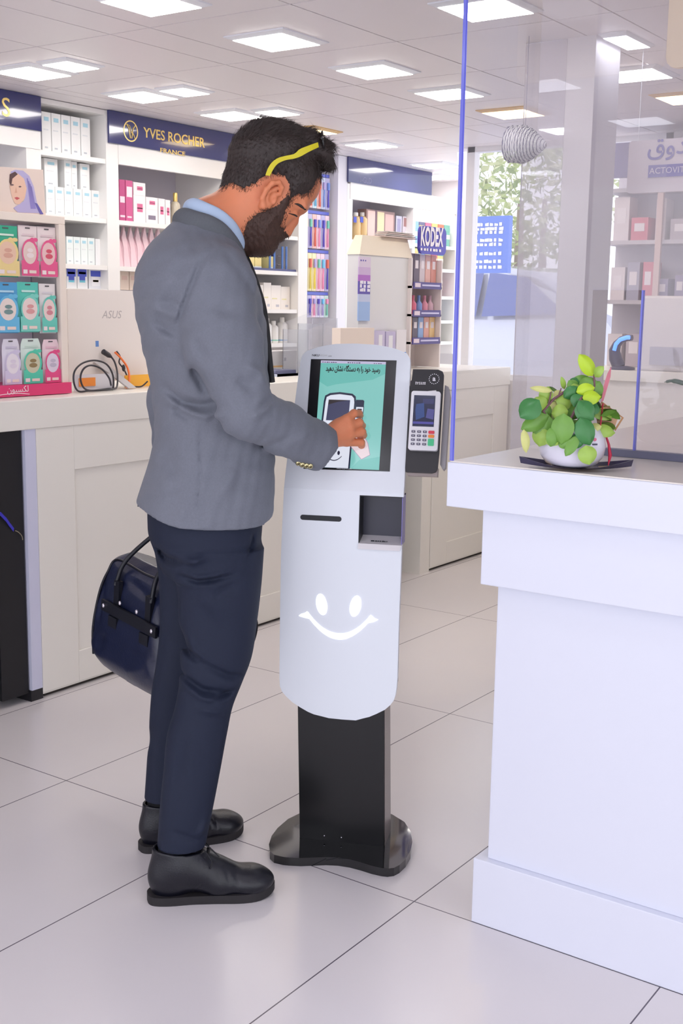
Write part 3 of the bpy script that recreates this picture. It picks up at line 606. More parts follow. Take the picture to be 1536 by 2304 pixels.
for a, b, c in ((0, .3, (160, 190, 236)), (.3, .42, (196, 206, 236)), (.42, .62, (98, 84, 178)), (.62, .72, (176, 110, 200)), (.72, .84, (206, 180, 220)), (.84, 1, (220, 206, 228))):
    k.box((xb0, YD - .012, zb0 + H_ * a), (xb1, YD - .006, zb0 + H_ * b), rgbmat(*c))
k.build('sheet', t); k = MB()
for i, f in enumerate((.58, .52, .46)): strokes(k, rgbmat(240, 236, 250), (xb0 + .01, YD - .0125, zb0 + H_ * f), (1, 0, 0), (0, 0, 1), 3, (xb1 - xb0) * .95, .018, random.Random(i))
strokes(k, rgbmat(98, 84, 178), (xb0 + .01, YD - .0125, zb0 + H_ * .93), (1, 0, 0), (0, 0, 1), 3, (xb1 - xb0) * .6, .01, random.Random(7)); k.build('lettering', t)
pp = MB(); x2, zp = xz(830, 530, YD + .1)
for i in range(4): pp.box((x2 + .01 * i, YD + .0, zt + .001 + .008 * i), (x1 + .05 - .015 * i, YD + .075, zt + .006 + .008 * i), rgbmat(226 - 12 * (i % 2), 206, 200))
tag(pp.build('paper_stack'), 'untidy stack of papers lying on top of the white display cabinet', 'papers')
# badge stand
YK = 3.40
t = thing('product_stand', 'tiered white product stand with a purple rounded badge on top', 'display stand', (5.65, YK, ZC))
kx0, kz1 = xz(926, 572, YK); kx1, _ = xz(1003, 580, YK); VI = mat('badge_violet', (82, 74, 186), .35)
b = MB(); b.box((kx0, YK + .16, ZC), (kx1, YK + .18, kz1 + .02), mat('stand_white', (234, 224, 222), .5))
for x_ in (kx0, kx1 - .045): b.box((x_, YK - .0, ZC), (x_ + .012, YK + .16, kz1 - .02), mat('stand_white', (234, 224, 222), .5))
b.build('frame', t)
bx0, bz1 = xz(941, 507, YK); bx1, _ = xz(1001, 512, YK); bz0 = xz(970, 573, YK)[1]
MB().rbox((bx0, YK - .01, bz0), (bx1, YK + .004, bz1), .035, VI, n=6, axis=1).build('badge', t)
k = MB(); wv = rgbmat(246, 240, 246); p = xz(946, 551, YK - .012)
put_text(k, 'KODEX', wv, (p[0], YK - .0125, p[1]), (1, 0, .02), (0, 0, 1), .135, width=(bx1 - bx0) * .84, align='LEFT', bold=.035)
strokes(k, wv, (p[0], YK - .0125, p[1] - .028), (1, 0, 0), (0, 0, 1), 7, (bx1 - bx0) * .8, .016, random.Random(3)); k.build('lettering', t)
gcols = [[(120, 104, 120), (112, 98, 116), (214, 200, 206), (230, 180, 170), (226, 160, 150)], [(236, 160, 110), (226, 120, 150), (130, 160, 220), (226, 150, 170), (214, 180, 196)], [(240, 196, 150), (110, 100, 116), (150, 180, 226), (236, 176, 160), (240, 206, 150)]]
for li, (py, hh) in enumerate(((645, .17), (707, .10), (768, .13))):
    z_ = xz(970, py, YK)[1]
    MB().box((kx0, YK, z_ - .012), (kx1 - .035, YK + .16, z_), mat('stand_white', (234, 224, 222), .5)).build('tier', t)
    s_ = MB(); s_.box((kx0 + .02, YK - .006, z_ - .014), (kx1 - .05, YK, z_ + .022), rgbmat(86, 74, 140)); s_.box((kx0 + .03, YK - .008, z_ - .006), (kx0 + .085, YK - .006, z_ + .016), rgbmat(232, 214, 226)); s_.box((kx0 + .10, YK - .008, z_ + .001), (kx1 - .07, YK - .006, z_ + .010), rgbmat(206, 200, 232)); s_.build('price_strip', t)
    for i in range(5):
        w = (kx1 - kx0 - .06) / 5; xx = kx0 + .014 + i * w; c = gcols[li][i]
        if li == 1:
            b = MB(); b.lathe([(.02, 0), (.02, hh * .55), (.009, hh * .7), (.009, hh)], (xx + w / 2, YK + .05, z_), rgbmat(*c), 10); tag(b.build('nail_polish'), 'small coloured bottle, ' + ORD[i] + ' on the middle tier of the badge stand', 'bottle', 'small bottles on the badge stand')
        else:
            b = MB(); b.box((xx, YK + .03, z_), (xx + w - .006, YK + .09, z_ + hh), rgbmat(*c)); b.box((xx + w * .2, YK + .028, z_ + hh * .55), (xx + w * .7, YK + .03, z_ + hh * .8), rgbmat(236, 226, 230))
            tag(b.build('slim_carton'), 'slim carton, ' + ORD[i] + ' on the ' + ['top', '', 'bottom'][li] + ' tier of the badge stand', 'carton', 'slim cartons on the badge stand')
# things on the counter behind the top of the terminal
def onc(px0, px1, pytop, col, label, y, dep=.05, **k): return carton(px0, px1, pytop, ZC, col, label, k.get('group'), y=y, dep=dep, marks=k.get('marks', ()), name=k.get('name', 'carton'))
onc(766, 842, 738, (240, 226, 214), 'wide peach cream carton on the far counter above the terminal top', 3.26, marks=[(.1, .9, .5, .52, (226, 206, 196))])
onc(846, 866, 744, (206, 198, 226), 'left lilac and white pack behind the top of the terminal', 3.36, group='lilac packs', marks=[(.3, .7, .4, .9, (240, 240, 246))])
onc(868, 890, 746, (198, 190, 222), 'right lilac and white pack behind the top of the terminal', 3.36, group='lilac packs', marks=[(.3, .7, .4, .9, (240, 240, 246))])
onc(892, 914, 742, (236, 232, 236), 'white pack with a blue base beside the badge stand', 3.36, marks=[(0, 1, .15, .45, (70, 150, 226))])
t = thing('acrylic_dispenser', 'clear sloped acrylic leaflet dispenser on the counter left of the terminal top', 'dispenser', (4.55, 3.4, ZC))
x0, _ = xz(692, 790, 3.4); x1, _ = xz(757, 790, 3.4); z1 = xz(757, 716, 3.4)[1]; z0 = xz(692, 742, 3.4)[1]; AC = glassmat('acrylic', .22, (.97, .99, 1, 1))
k = MB()
for a in (x0, (x0 + x1) / 2, x1): k.box((a, 3.4, ZC), (a + .004, 3.55, z0 + (z1 - z0) * (a - x0) / (x1 - x0)), AC)
k.poly([(x0, 3.4, ZC), (x1, 3.4, ZC), (x1, 3.4, z1), (x0, 3.4, z0)], AC); k.poly([(x0, 3.55, ZC), (x1, 3.55, ZC), (x1, 3.55, z1 + .03), (x0, 3.55, z0 + .03)], AC); k.build('panel', t)
# ------------------------------------------------------------------ mask display stand at the left
YM = 3.30
t = thing('mask_display_stand', 'cream counter display frame with a pink base holding face mask packs', 'display stand', (2.8, YM, ZC))
CF = mat('frame_cream', (240, 228, 216), .45)
xr, zt = xz(146, 488, YM); xri, _ = xz(129, 500, YM); zti = xz(80, 500, YM)[1]; zb = aty(145, 862, YM - .012)[2] + .002
f = MB(); f.box((2.35, YM, zti), (xr, YM + .16, zt), CF); f.box((xri + .006, YM, ZC), (xr, YM + .16, zti), CF); f.build('frame', t, bevel=.002)
MB().box((2.35, YM + .15, ZC), (xri + .006, YM + .16, zti), mat('stand_back', (222, 214, 226), .5)).build('back_panel', t)
MB().box((xri, YM + .02, zb), (xri + .006, YM + .15, zti), AC).build('side_glass', t)
PINK = mat('base_pink', (226, 64, 120), .35)
MB().box((2.35, YM - .012, ZC), (xr + .002, YM + .16, zb), PINK).build('base', t)
k = MB(); p = xz(66, 888, YM - .012); wt = rgbmat(250, 244, 248)
put_text(k, '\uFEE5\uFEEE\uFBFF\uFEB4\uFB91\uFEDF', wt, (p[0] - .004, YM - .0128, ZC + .015), (1, 0, 0), (0, 0, 1), .030, align='RIGHT', bold=.0)
k.tube([(p[0] - .15 + .15 * i / 8, YM - .0128, ZC + .006 + .005 * math.sin(PI * i / 8)) for i in range(9)], .0012, wt, 4); k.build('lettering', t)
def pack(px0, px1, py0, py1, cols, label, style):
    y = YM + .016; x0, z1 = xz(px0, py0, y); x1, _ = xz(px1, py0, y); z0 = xz(px0, py1, y)[1]; w, h = x1 - x0, z1 - z0
    u = thing('face_mask_pack', label, 'face mask pack', ((x0 + x1) / 2, y, z0), 0, 'face mask packs in the cream display')
    b = MB(); n = 8; V = []
    for i in range(n + 1):
        for j in range(n + 1):
            a, c = i / n, j / n; puff = .010 * (math.sin(PI * a) * math.sin(PI * min(1, c * 1.15))) ** .6 if 0 < a < 1 and 0 < c < .87 else 0
            xx = a if style != 2 or c < .85 else .5 + (a - .5) * (1 - (c - .85) * 1.6)
            V.append((x0 + w * xx, y - puff, z0 + h * c))
    k = len(V); V += [(v[0], 2 * y + .0015 - v[1], v[2]) for v in V]; q = lambda i, j: i * (n + 1) + j
    b.raw(V, [(q(i, j), q(i, j + 1), q(i + 1, j + 1), q(i + 1, j))[::-1] for i in range(n) for j in range(n)] + [(k + q(i, j), k + q(i, j + 1), k + q(i + 1, j + 1), k + q(i + 1, j)) for i in range(n) for j in range(n)], rgbmat(*cols[0]), True)
    b.build('pouch', u)
    d = MB()
    def ell(cx, cz, rx, rz, c, off, n_=20, a0=0, a1=2 * PI):
        d.poly([(x0 + w * (cx + rx * math.cos(a0 + (a1 - a0) * i / n_)), y - off, z0 + h * (cz + rz * math.sin(a0 + (a1 - a0) * i / n_))) for i in range(n_)], rgbmat(*c))
    def rc(a, b_, c_, d_, c, off): d.poly([(x0 + w * a, y - off, z0 + h * c_), (x0 + w * b_, y - off, z0 + h * c_), (x0 + w * b_, y - off, z0 + h * d_), (x0 + w * a, y - off, z0 + h * d_)], rgbmat(*c))
    rc(.03, .97, .02, .32, cols[1], .0112); ell(.5, .47, .44, .27, cols[1], .0113); ell(.48, .47, .36, .22, cols[2], .0116)
    ell(.5, .42, .2, .05, cols[3], .012); ell(.5, .52, .16, .04, cols[3], .012); ell(.62, .72, .12, .05, cols[1], .012); ell(.8, .73, .12, .04, cols[1], .0121)
    rc(.1, .32, .06, .14, (240, 226, 226), .0122); rc(.42, .8, .07, .13, (240, 220, 210), .0122); rc(.15, .8, .80, .84, cols[4], .006)
    d.build('print', u); s = MB(); s.box((x0 + w * .38, y - .0015, z1 - h * .06), (x0 + w * .62, y + .003, z1 - h * .035), rgbmat(90, 86, 90)); s.build('hang_slot', u); return u
SK = (232, 206, 200)
P_ = [(-16, 38, 505, 622, [(56, 176, 142), (238, 214, 150), (236, 200, 176), (220, 170, 150), (220, 240, 226)], 'green and yellow foot mask pack, top left of the cream display', 0),
      (40, 82, 506, 622, [(234, 220, 220), (232, 96, 146), SK, (240, 224, 224), (226, 206, 210)], 'pink mask pack with a pale face, top middle of the cream display', 0),
      (83, 124, 509, 624, [(234, 220, 220), (232, 96, 146), (236, 196, 196), (214, 90, 110), (226, 206, 210)], 'pink mask pack with red lips, top right of the cream display', 0),
      (-14, 38, 634, 750, [(84, 164, 214), (110, 190, 230), (236, 222, 216), (120, 150, 150), (180, 220, 240)], 'blue eye mask pack, middle row left', 0),
      (38, 85, 634, 748, [(92, 200, 184), (130, 214, 200), (238, 218, 214), (222, 160, 160), (200, 236, 230)], 'turquoise nose and lip mask pack, centre of the display', 0),
      (87, 123, 638, 750, [(232, 226, 226), (110, 206, 190), (238, 214, 210), (214, 140, 150), (220, 214, 220)], 'white and turquoise lip mask pack, middle row right', 0),
      (3, 43, 763, 868, [(226, 222, 234), (214, 206, 232), (236, 230, 238), (226, 216, 232), (206, 200, 220)], 'pale lilac mask pack, bottom row left', 2),
      (45, 91, 762, 866, [(220, 236, 228), (90, 206, 176), (206, 204, 176), (150, 130, 90), (200, 220, 210)], 'green and white blister mask pack, bottom row middle', 2),
      (94, 132, 764, 863, [(240, 214, 222), (230, 84, 140), (226, 214, 230), (196, 186, 206), (230, 190, 206)], 'pink and white blister mask pack, bottom row right', 2)]
for a in P_: pack(*a)
# poster on top of the stand
t = thing('poster_card', 'cardboard poster of a woman in a lilac headscarf on top of the cream display', 'poster', (2.7, YM + .02, zt))
def pp_(px, py, off=0): p = aty(px, py, YM + .03 - off); return (p[0], YM + .03 - off, max(p[2], zt + .0005))
MB().ext([pp_(-40, 372), pp_(-40, 486), pp_(103, 492), pp_(97, 382)], [(x, y + .004, z) for x, y, z in (pp_(-40, 372), pp_(-40, 486), pp_(103, 492), pp_(97, 382))], mat('poster_beige', (238, 220, 208), .4)).build('card', t)
k = MB()
def pg(pts, c, off): k.poly([pp_(x, y, off) for x, y in pts][::-1], rgbmat(*c))
pg([(24, 386), (34, 382), (52, 384), (66, 396), (76, 420), (80, 440), (84, 460), (94, 480), (40, 478), (30, 468), (54, 452), (58, 430), (56, 410), (44, 398), (26, 400)], (190, 182, 222), .001)
pg([(24, 394), (40, 390), (54, 402), (60, 424), (56, 446), (44, 460), (34, 458), (27, 444), (22, 420)], (240, 200, 176), .0012)
pg([(22, 392), (34, 386), (40, 392), (28, 402), (25, 420), (21, 410)], (96, 70, 70), .0014)
for c_ in ((28, 416), (45, 420)): pg([(c_[0] - 4, c_[1]), (c_[0], c_[1] - 2), (c_[0] + 4, c_[1]), (c_[0], c_[1] + 2)], (110, 84, 90), .0016)
pg([(32, 445), (38, 443), (45, 446), (38, 450)], (206, 96, 100), .0016); pg([(36, 420), (39, 434), (33, 434)], (226, 176, 150), .0015)
for i in range(4): pg([(60 + 3 * i, 400 + 6 * i), (63 + 3 * i, 402 + 6 * i), (72 + 3 * i, 470), (69 + 3 * i, 470)], (150, 140, 206), .0016)
pg([(78, 456), (84, 458), (98, 482), (90, 482)], (110, 104, 180), .0018)
k.build('print', t)
# ------------------------------------------------------------------ white all in one monitor and cables
YA = 3.42
t = thing('monitor', 'back of a large off-white desktop monitor on the left counter', 'monitor', (3.3, YA, ZC))
x0, z1 = xz(151, 650, YA); x1 = xz(346, 655, YA)[0] + .06; z0 = xz(200, 812, YA)[1]
MO = mat('monitor_ivory', (240, 232, 226), .35)
MB().rbox((x0, YA, 1.085), (x1, YA + .035, z1), .008, MO, axis=1).build('housing', t, bevel=.003)
k = MB(); p = xz(229, 716, YA); put_text(k, 'ASUS', rgbmat(190, 182, 180), (p[0], YA - .0006, p[1]), (1, 0, 0), (0, 0, 1), .042, width=.105, align='LEFT', shear=.25)
p = xz(215, 780, YA); k.box((p[0], YA - .0006, p[1]), (p[0] + .016, YA, p[1] + .022), rgbmat(110, 150, 214)); k.build('logo', t)
k = MB(); k.ext([(x0 + .12, YA - .001, 1.16), (x0 + .17, YA - .001, 1.16), (x0 + .24, YA - .10, 1.062), (x0 + .20, YA - .10, 1.062)], [(x0 + .12, YA - .010, 1.16), (x0 + .17, YA - .010, 1.16), (x0 + .24, YA - .112, 1.062), (x0 + .20, YA - .112, 1.062)], mat('stand_ivory', (196, 192, 192), .35)); k.build('stand', t)
k = MB(); OR = mat('sticker_orange', (250, 150, 64), .5)
a = xz(178, 851, YA - .1); b_ = xz(215, 868, YA - .1); k.box((a[0], YA - .10, max(b_[1], 1.064)), (b_[0], YA - .098, a[1]), OR)
k.box((a[0] - .02, YA - .097, 1.061), (b_[0] + .1, YA - .094, a[1] + .012), rgbmat(226, 222, 226)); tag(k.build('orange_card'), 'white card with an orange block standing behind the coiled cable', 'card')
k = MB(); a = xz(282, 846, YA - .06); b_ = xz(346, 864, YA - .06); k.box((a[0], YA - .06, 1.061), (b_[0] + .02, YA - .054, a[1] + .002), mat('yellow_box', (250, 184, 64), .5)); tag(k.build('yellow_card'), 'yellow card leaning behind the cables beside the jacket', 'card')
BC = mat('cable_black', (50, 48, 54), .4); OC = mat('cable_orange', (250, 122, 50), .4)
def cy(pts, y0=YA - .02, y1=None):
    n = len(pts); out = []
    for i, (a, b) in enumerate(pts):
        y = y0 if y1 is None else y0 + (y1 - y0) * i / (n - 1); p = aty(a, b, y); out.append((p[0], y, max(p[2], ZC + .004)))
    return out
def smooth(P, n=6):
    P = [Vector(p) for p in P]; Q = [P[0] * 2 - P[1]] + P + [P[-1] * 2 - P[-2]]; out = []
    for i in range(1, len(Q) - 2):
        for k_ in range(n):
            t_ = k_ / n; a, b, c, d = Q[i - 1:i + 3]
            out.append(tuple(.5 * ((2 * b) + (c - a) * t_ + (2 * a - 5 * b + 4 * c - d) * t_ * t_ + (3 * b - a - 3 * c + d) * t_ ** 3)))
    out.append(tuple(P[-1])); return out
t = thing('power_cable', 'black power cable coiled in loops in front of the white monitor', 'cable', (3.15, YA - .1, ZC))
MB().tube(smooth(cy([(248, 800), (258, 815), (264, 840), (263, 870), (254, 884)], YA - .02, YA - .12) + cy([(240, 884), (200, 888), (176, 880), (166, 860), (168, 835), (186, 817), (214, 811), (240, 820), (254, 845), (254, 875), (244, 884)], YA - .14, YA - .10) + cy([(206, 886), (188, 872), (181, 850), (188, 830), (205, 822), (228, 830), (245, 850), (250, 868)], YA - .13, YA - .17)), .0035, BC).build('cord', t)
a, b_ = [Vector(v) for v in cy([(232, 791), (250, 803)], YA - .02)]
MB().tube([tuple(a), tuple(a.lerp(b_, .7)), tuple(b_)], [.0105, .010, .005], BC, 10).build('plug', t)
t = thing('orange_cable', 'orange cable plugged into the back of the white monitor', 'cable', (3.3, YA - .02, ZC))
MB().tube(smooth(cy([(258, 792), (272, 806), (286, 826), (291, 848), (289, 866), (285, 876)], YA - .012, YA - .10)), .004, OC).build('cord', t)
t = thing('black_cable', 'thin black cable with an inline knot running right behind the jacket', 'cable', (3.3, YA - .02, ZC))
MB().tube(smooth(cy([(262, 790), (270, 802), (268, 816), (278, 830), (286, 848), (285, 866), (284, 880), (300, 880), (318, 872), (332, 858)], YA - .012, YA - .10)), .003, BC).build('cord', t)
a = cy([(278, 828)], YA - .05)[0]; MB().ball(a, (.008, .006, .014), BC).build('inline_knot', t)
# blue lanyard sticking out at the left edge
t = thing('lanyard', 'blue lanyard strap with a metal hook hanging at the left edge', 'lanyard', (2.2, YB - .03, .75))
P = [aty(a, b, YB - .004) for a, b in ((-40, 1150), (-12, 1150), (2, 1156), (14, 1168), (24, 1182), (32, 1192))]; k = MB()
for i in range(len(P) - 1):
    for sg in (0,): k.raw([tuple(P[i] + [0, 0, .006]), tuple(P[i + 1] + [0, 0, .005]), tuple(P[i + 1] - [.003, 0, .006]), tuple(P[i] - [.002, 0, .006]), tuple(P[i] + [0, .002, .006]), tuple(P[i + 1] + [0, .002, .005]), tuple(P[i + 1] + [-.003, .002, -.006]), tuple(P[i] + [-.002, .002, -.006])], [(0, 3, 2, 1), (4, 5, 6, 7), (0, 1, 5, 4), (3, 7, 6, 2)], mat('lanyard_blue', (58, 52, 190), .5))
k.build('strap', t)
MB().tube(smooth([tuple(aty(a, b, YB - .004)) for a, b in ((34, 1194), (42, 1198), (49, 1206), (51, 1215))]), .0016, mat('hook_steel', (170, 160, 140), .3, metal=.9)).build('hook', t)
# ================================================================== self service terminal
KO = Vector((2.29, 1.615, 0)); KW = Vector((.401, -.916, 0)).normalized(); KN = Vector((-.916, -.401, 0)).normalized()
# note: local axes  x = to the viewer's right along the front, y = away from the customer, z = up
KM = Matrix(((KW[0], -KN[0], 0, KO[0]), (KW[1], -KN[1], 0, KO[1]), (0, 0, 1, 0), (0, 0, 0, 1)))
KT = math.radians(15); ZB = .95
def kp(w, z, off=0.0):
    """point on the bent front plate: height z below ZB, slope length above"""
    if z <= ZB: return (w, -off, z)
    v = (z - ZB); return (w, v * math.sin(KT) - off * math.cos(KT), ZB + v * math.cos(KT) + off * math.sin(KT))
kio = thing('self_service_terminal', 'white self-service touch terminal with a smiling face on a black column', 'kiosk', M=KM)
KP = mat('terminal_white', (226, 231, 238), .28, coat=.2)
outl = [(.38, .0124, .0124), (.3805, -.021, .046), (.3872, -.060, .064), (.3925, -.075, .080), (.402, -.094, .098), (.414, -.115, .118), (.427, -.130, .131), (.439, -.141, .139), (.452, -.1465, .143), (.47, -.148, .1455), (.50, -.148, .147), (.64, -.1475, .1475), (.78, -.1462, .1495), (.824, -.1448, .150)]
up = [(.985, -.1385, .1515), (1.04, -.136, .151), (1.078, -.1344, .1507), (1.165, -.1274, .150), (1.23, -.1233, .149), (1.262, -.1208, .1475), (1.275, -.1180, .1455), (1.2865, -.1075, .138), (1.2965, -.080, .111), (1.302, -.058, .086), (1.3055, -.035, .060), (1.3073, .008, .016)]
notch = [(.8245, -.1448, .150), (.8246, -.1448, .0445), (.941, -.1400, .0460), (.9411, -.14, .1515), (.95, -.1395, .1515)]
rows = outl + notch + up; pb = MB(); F_, B_ = [], []
TH = .016
vs = []; 
for z, a, b in rows: vs += [kp(a, z), kp(b, z), kp(a, z, -TH), kp(b, z, -TH)]
fs = []
for i in range(len(rows) - 1):
    o, n = 4 * i, 4 * i + 4
    fs += [(o, o + 1, n + 1, n), (o + 3, o + 2, n + 2, n + 3), (o, n, n + 2, o + 2), (o + 1, o + 3, n + 3, n + 1)]
fs += [(0, 2, 3, 1), (len(vs) - 4, len(vs) - 3, len(vs) - 1, len(vs) - 2)]
pb.raw(vs, fs, KP); front = pb.build('front_plate', kio, local=True, bevel=.0015)
# body behind the plate
SG = mat('terminal_grey', (150, 146, 150), .35, metal=.4); DKG = mat('terminal_dark', (58, 54, 56), .4)
bb = MB(); prof = [(TH, .45), (TH, ZB), (TH + .31 * math.sin(KT), ZB + .31 * math.cos(KT)), (TH + .31 * math.sin(KT) + .03, ZB + .30 * math.cos(KT)), (.085, .88), (.07, .45)]
bb.ext([(-.100, y, z) for y, z in prof], [(.0425, y, z) for y, z in prof], DKG)
for z0_, z1_ in ((.465, .822), (.944, ZB + .30)):
    p2 = [(TH, z0_), (TH, min(z1_, ZB)), (.075, min(z1_, ZB)), (.075, z0_)] if z1_ < ZB else [(TH, z0_), (TH, ZB), (TH + (z1_ - ZB) * math.tan(KT), z1_), (.07 + (z1_ - ZB) * math.tan(KT), z1_), (.08, z0_)]
    bb.ext([(.0425, y, z) for y, z in p2], [(.138, y, z) for y, z in p2], DKG)
bb.build('housing', kio, local=True)
rc_ = MB(); IN = mat('recess_slate', (44, 44, 60), .35)
rc_.box((.0446, .05, .8247), (.149, .054, .943), IN); rc_.box((.0446, TH * .2, .8247), (.0466, .05, .9405), mat('recess_edge', (16, 18, 20), .4)); rc_.box((.0446, TH * .2, .9385), (.149, .05, .9405), mat('recess_edge', (16, 18, 20), .4)); rc_.box((.1475, .004, .8247), (.1495, .05, .9405), mat('recess_side', (116, 108, 170), .3)); rc_.build('receipt_tray', kio, local=True)
sl_ = MB(); sl_.raw([(.0446, -.001, .8245), (.150, -.001, .8245), (.150, .05, .8365), (.0446, .05, .8365), (.0446, -.006, .812), (.1455, -.006, .812)], [(0, 1, 2, 3), (0, 4, 5, 1)], mat('sill_grey', (222, 218, 220), .3))
strokes(sl_, BLACKP, (.073, .010, .8285), (1, 0, 0), (0, .97, .24), 8, .043, .006, random.Random(2), .0008); sl_.build('tray_sill', kio, local=True)
# slot
s_ = MB(); pts = rrect(-.0985, .8745, .0030, .8872, .0062, 6); s_.poly([(x, -.0006, z) for x, z in pts], mat('slot_black', (20, 22, 30), .5)); s_.build('receipt_slot', kio, local=True)
# smiling face, lit
EM = mat('face_light', (255, 255, 255), .4, emit=(255, 255, 255), estr=1.6); s_ = MB()
for c, tilt in (((-.0432, .668), .18), ((.0405, .6692), -.20)):
    s_ = MB()
    s_.poly([(c[0] + .0130 * math.cos(a) * math.cos(tilt) - .0262 * math.sin(a) * math.sin(tilt) * -1 * -1, -.0008, c[1] + .0262 * math.sin(a) * math.cos(tilt) + .0130 * math.cos(a) * math.sin(tilt)) for a in [2 * PI * i / 28 for i in range(28)]], EM); s_.build('eye_light', kio, local=True)
s_ = MB()
up_ = []; lo_ = []
for i in range(21):
    t_ = i / 20; x = -.0785 + .1575 * t_; y = .5905 + .0535 * ((x + .0005) / .079) ** 2; th = .0062 * (1 + .15 * math.cos(PI * (t_ - .5) * 2)) ; up_.append((x, y + th)); lo_.append((x, y - th))
for i in range(20): s_.poly([(lo_[i][0], -.0008, lo_[i][1]), (lo_[i + 1][0], -.0008, lo_[i + 1][1]), (up_[i + 1][0], -.0008, up_[i + 1][1]), (up_[i][0], -.0008, up_[i][1])], EM)
s_.poly([(x, -.0009, z) for x, z in ((-.0998, .6358), (-.083, .632), (-.0705, .630), (-.0745, .640), (-.0795, .6475), (-.086, .6425), (-.093, .641))], EM)
s_.poly([(x, -.0009, z) for x, z in ((.0715, .630), (.084, .633), (.0965, .6395), (.088, .6415), (.0785, .6495), (.0745, .6445))], EM)
s_.build('smile_light', kio, local=True)
# touch screen
SCT = ZB + .317; SCB = ZB + .0485
def T(w, v, off): return kp(w, ZB + v, off)
def tpoly(mb, pts, m, off): mb.poly([T(w, v, off) for w, v in pts], m)
tb = MB(); tpoly(tb, [(-.0945, .0482), (.1152, .0505), (.1146, .3182), (-.0950, .3166)], mat('bezel_black', (22, 22, 25), .15), .0008)
scr = tb.build('touch_screen', kio, local=True)
def em(n, c, s=.62): return mat('screen_' + n, (8, 8, 8), .12, emit=c, estr=min(s, .62) if s > .4 else s)
d = MB(); TQ = em('turquoise', (128, 196, 190)); TQ2 = em('turquoise_dark', (104, 184, 176)); LL = em('lilac', (190, 184, 214)); WT = em('white', (222, 226, 240)); NV = em('navy', (34, 40, 64)); GR_ = em('slate', (58, 60, 92)); HNDc = em('hand', (226, 206, 212)); HB_ = em('hand_edge', (170, 140, 170))
D0, D1, V0, V1 = -.0700, .0893, .0530, .3140
tpoly(d, [(D0, V0), (D1, V0), (D1, V1), (D0, V1)], TQ, .0012)
tpoly(d, [(D0, .3075), (D1, .3075), (D1, V1), (D0, V1)], LL, .0013)
tpoly(d, [(-.03, .256), (.06, .270), (.0893, .285), (.0893, .3075), (D0, .3075), (D0, .262), (-.05, .25)], TQ2, .0013)
tpoly(d, [(.02, V0), (D1, V0), (D1, .085), (.04, .075)], TQ2, .0013)
LI = 'رسید خود را به دستگاه نشان دهید'
VIS = ['\uFEA9\uFEAA', ]
line = '\uFEAD\uFEB3\uFBFF\uFEAA \uFEA7\uFEEE\uFEA9 \uFEAD\uFE8D \uFE91\uFEEA \uFEA9\uFEB3\uFE98\uFB95\uFE8E\u0647 \uFEE7\uFEB8\uFE8E\uFEE5 \uFEA9\uFEEB\uFBFF\uFEAA'
line = line.replace('\uFEB3\uFBFF\uFEAA', '\uFEB3\uFBFF\uFEAA')[::-1]
ka = Vector((1, 0, 0)); kb = Vector((0, math.sin(KT), math.cos(KT)))
for dx, dy, o_ in ((0, 0, 0), (.0005, 0, .00003), (-.0005, 0, .00006), (0, .0004, .00009), (0, -.0004, .00012), (.00025, .00025, .00015), (-.00025, -.00025, .00018)): put_text(d, line, mat('screen_ink', (10, 12, 14), .3), T(-.0560 + dx, .2885 + dy, .0016 + o_), ka, kb, .0185, width=.132, align='LEFT')
rd = random.Random(1)
strokes(d, em('inkviolet', (120, 110, 150), .3), T(-.066, .3085, .0016), ka, kb, 7, .036, .0028, rd); strokes(d, em('inkviolet', (120, 110, 150), .3), T(-.004, .3085, .0016), ka, kb, 6, .032, .0028, rd); strokes(d, em('inkviolet', (120, 110, 150), .3), T(.06, .3085, .0016), ka, kb, 4, .02, .002, rd)
# picture of the terminal on the screen
tpoly(d, [(-.0640, V0), (.0185, V0), (.0200, .13), (.0230, .215), (.0215, .228), (.0130, .2345), (-.018, .2375), (-.042, .2345), (-.0535, .228), (-.0560, .215), (-.0610, .12)], NV, .0016)
tpoly(d, [(-.0605, V0 + .001), (.0145, V0 + .001), (.0162, .13), (.0190, .213), (.0175, .2235), (.0115, .2295), (-.018, .2325), (-.040, .2295), (-.0495, .2245), (-.0515, .213), (-.0570, .12)], WT, .0018)
tpoly(d, [(-.0475, .168), (.0070, .168), (.0085, .2185), (-.0440, .2185)], GR_, .0020); tpoly(d, [(-.0448, .206), (-.02, .214), (.0085, .2185), (-.0440, .2185)], em('brownish', (56, 44, 48), .3), .0021)
tpoly(d, [(.0225, .19), (.0425, .19), (.0430, .2175), (.0400, .220), (.0230, .220)], NV, .0016); tpoly(d, [(.0215, .152), (.0405, .152), (.0435, .204), (.0232, .204)], NV, .0019)
tpoly(d, [(.0232, .154), (.0390, .154), (.0418, .2025), (.0245, .2025)], WT, .0021); tpoly(d, [(.0262, .176), (.0370, .176), (.0385, .1985), (.0275, .1985)], NV, .0023)
for i in range(3):
    for j in range(4): tpoly(d, [(.0262 + .0040 * i, .158 + .0042 * j), (.0290 + .0040 * i, .158 + .0042 * j), (.0290 + .0040 * i, .1605 + .0042 * j), (.0262 + .0040 * i, .1605 + .0042 * j)], NV, .0023)
tpoly(d, [(.018, .105), (.045, .076), (.066, .088), (.059, .116), (.047, .136), (.034, .150), (.022, .145)], HB_, .0020); tpoly(d, [(.019, .106), (.0455, .0775), (.0645, .0885), (.0575, .1155), (.046, .1345), (.034, .148), (.023, .143)], HNDc, .0022)
for c in ((-.0335, .090), (-.0110, .090)): tpoly(d, [(c[0] + .0032 * math.cos(a), c[1] + .0052 * math.sin(a)) for a in [2 * PI * i / 14 for i in range(14)]], NV, .0021)
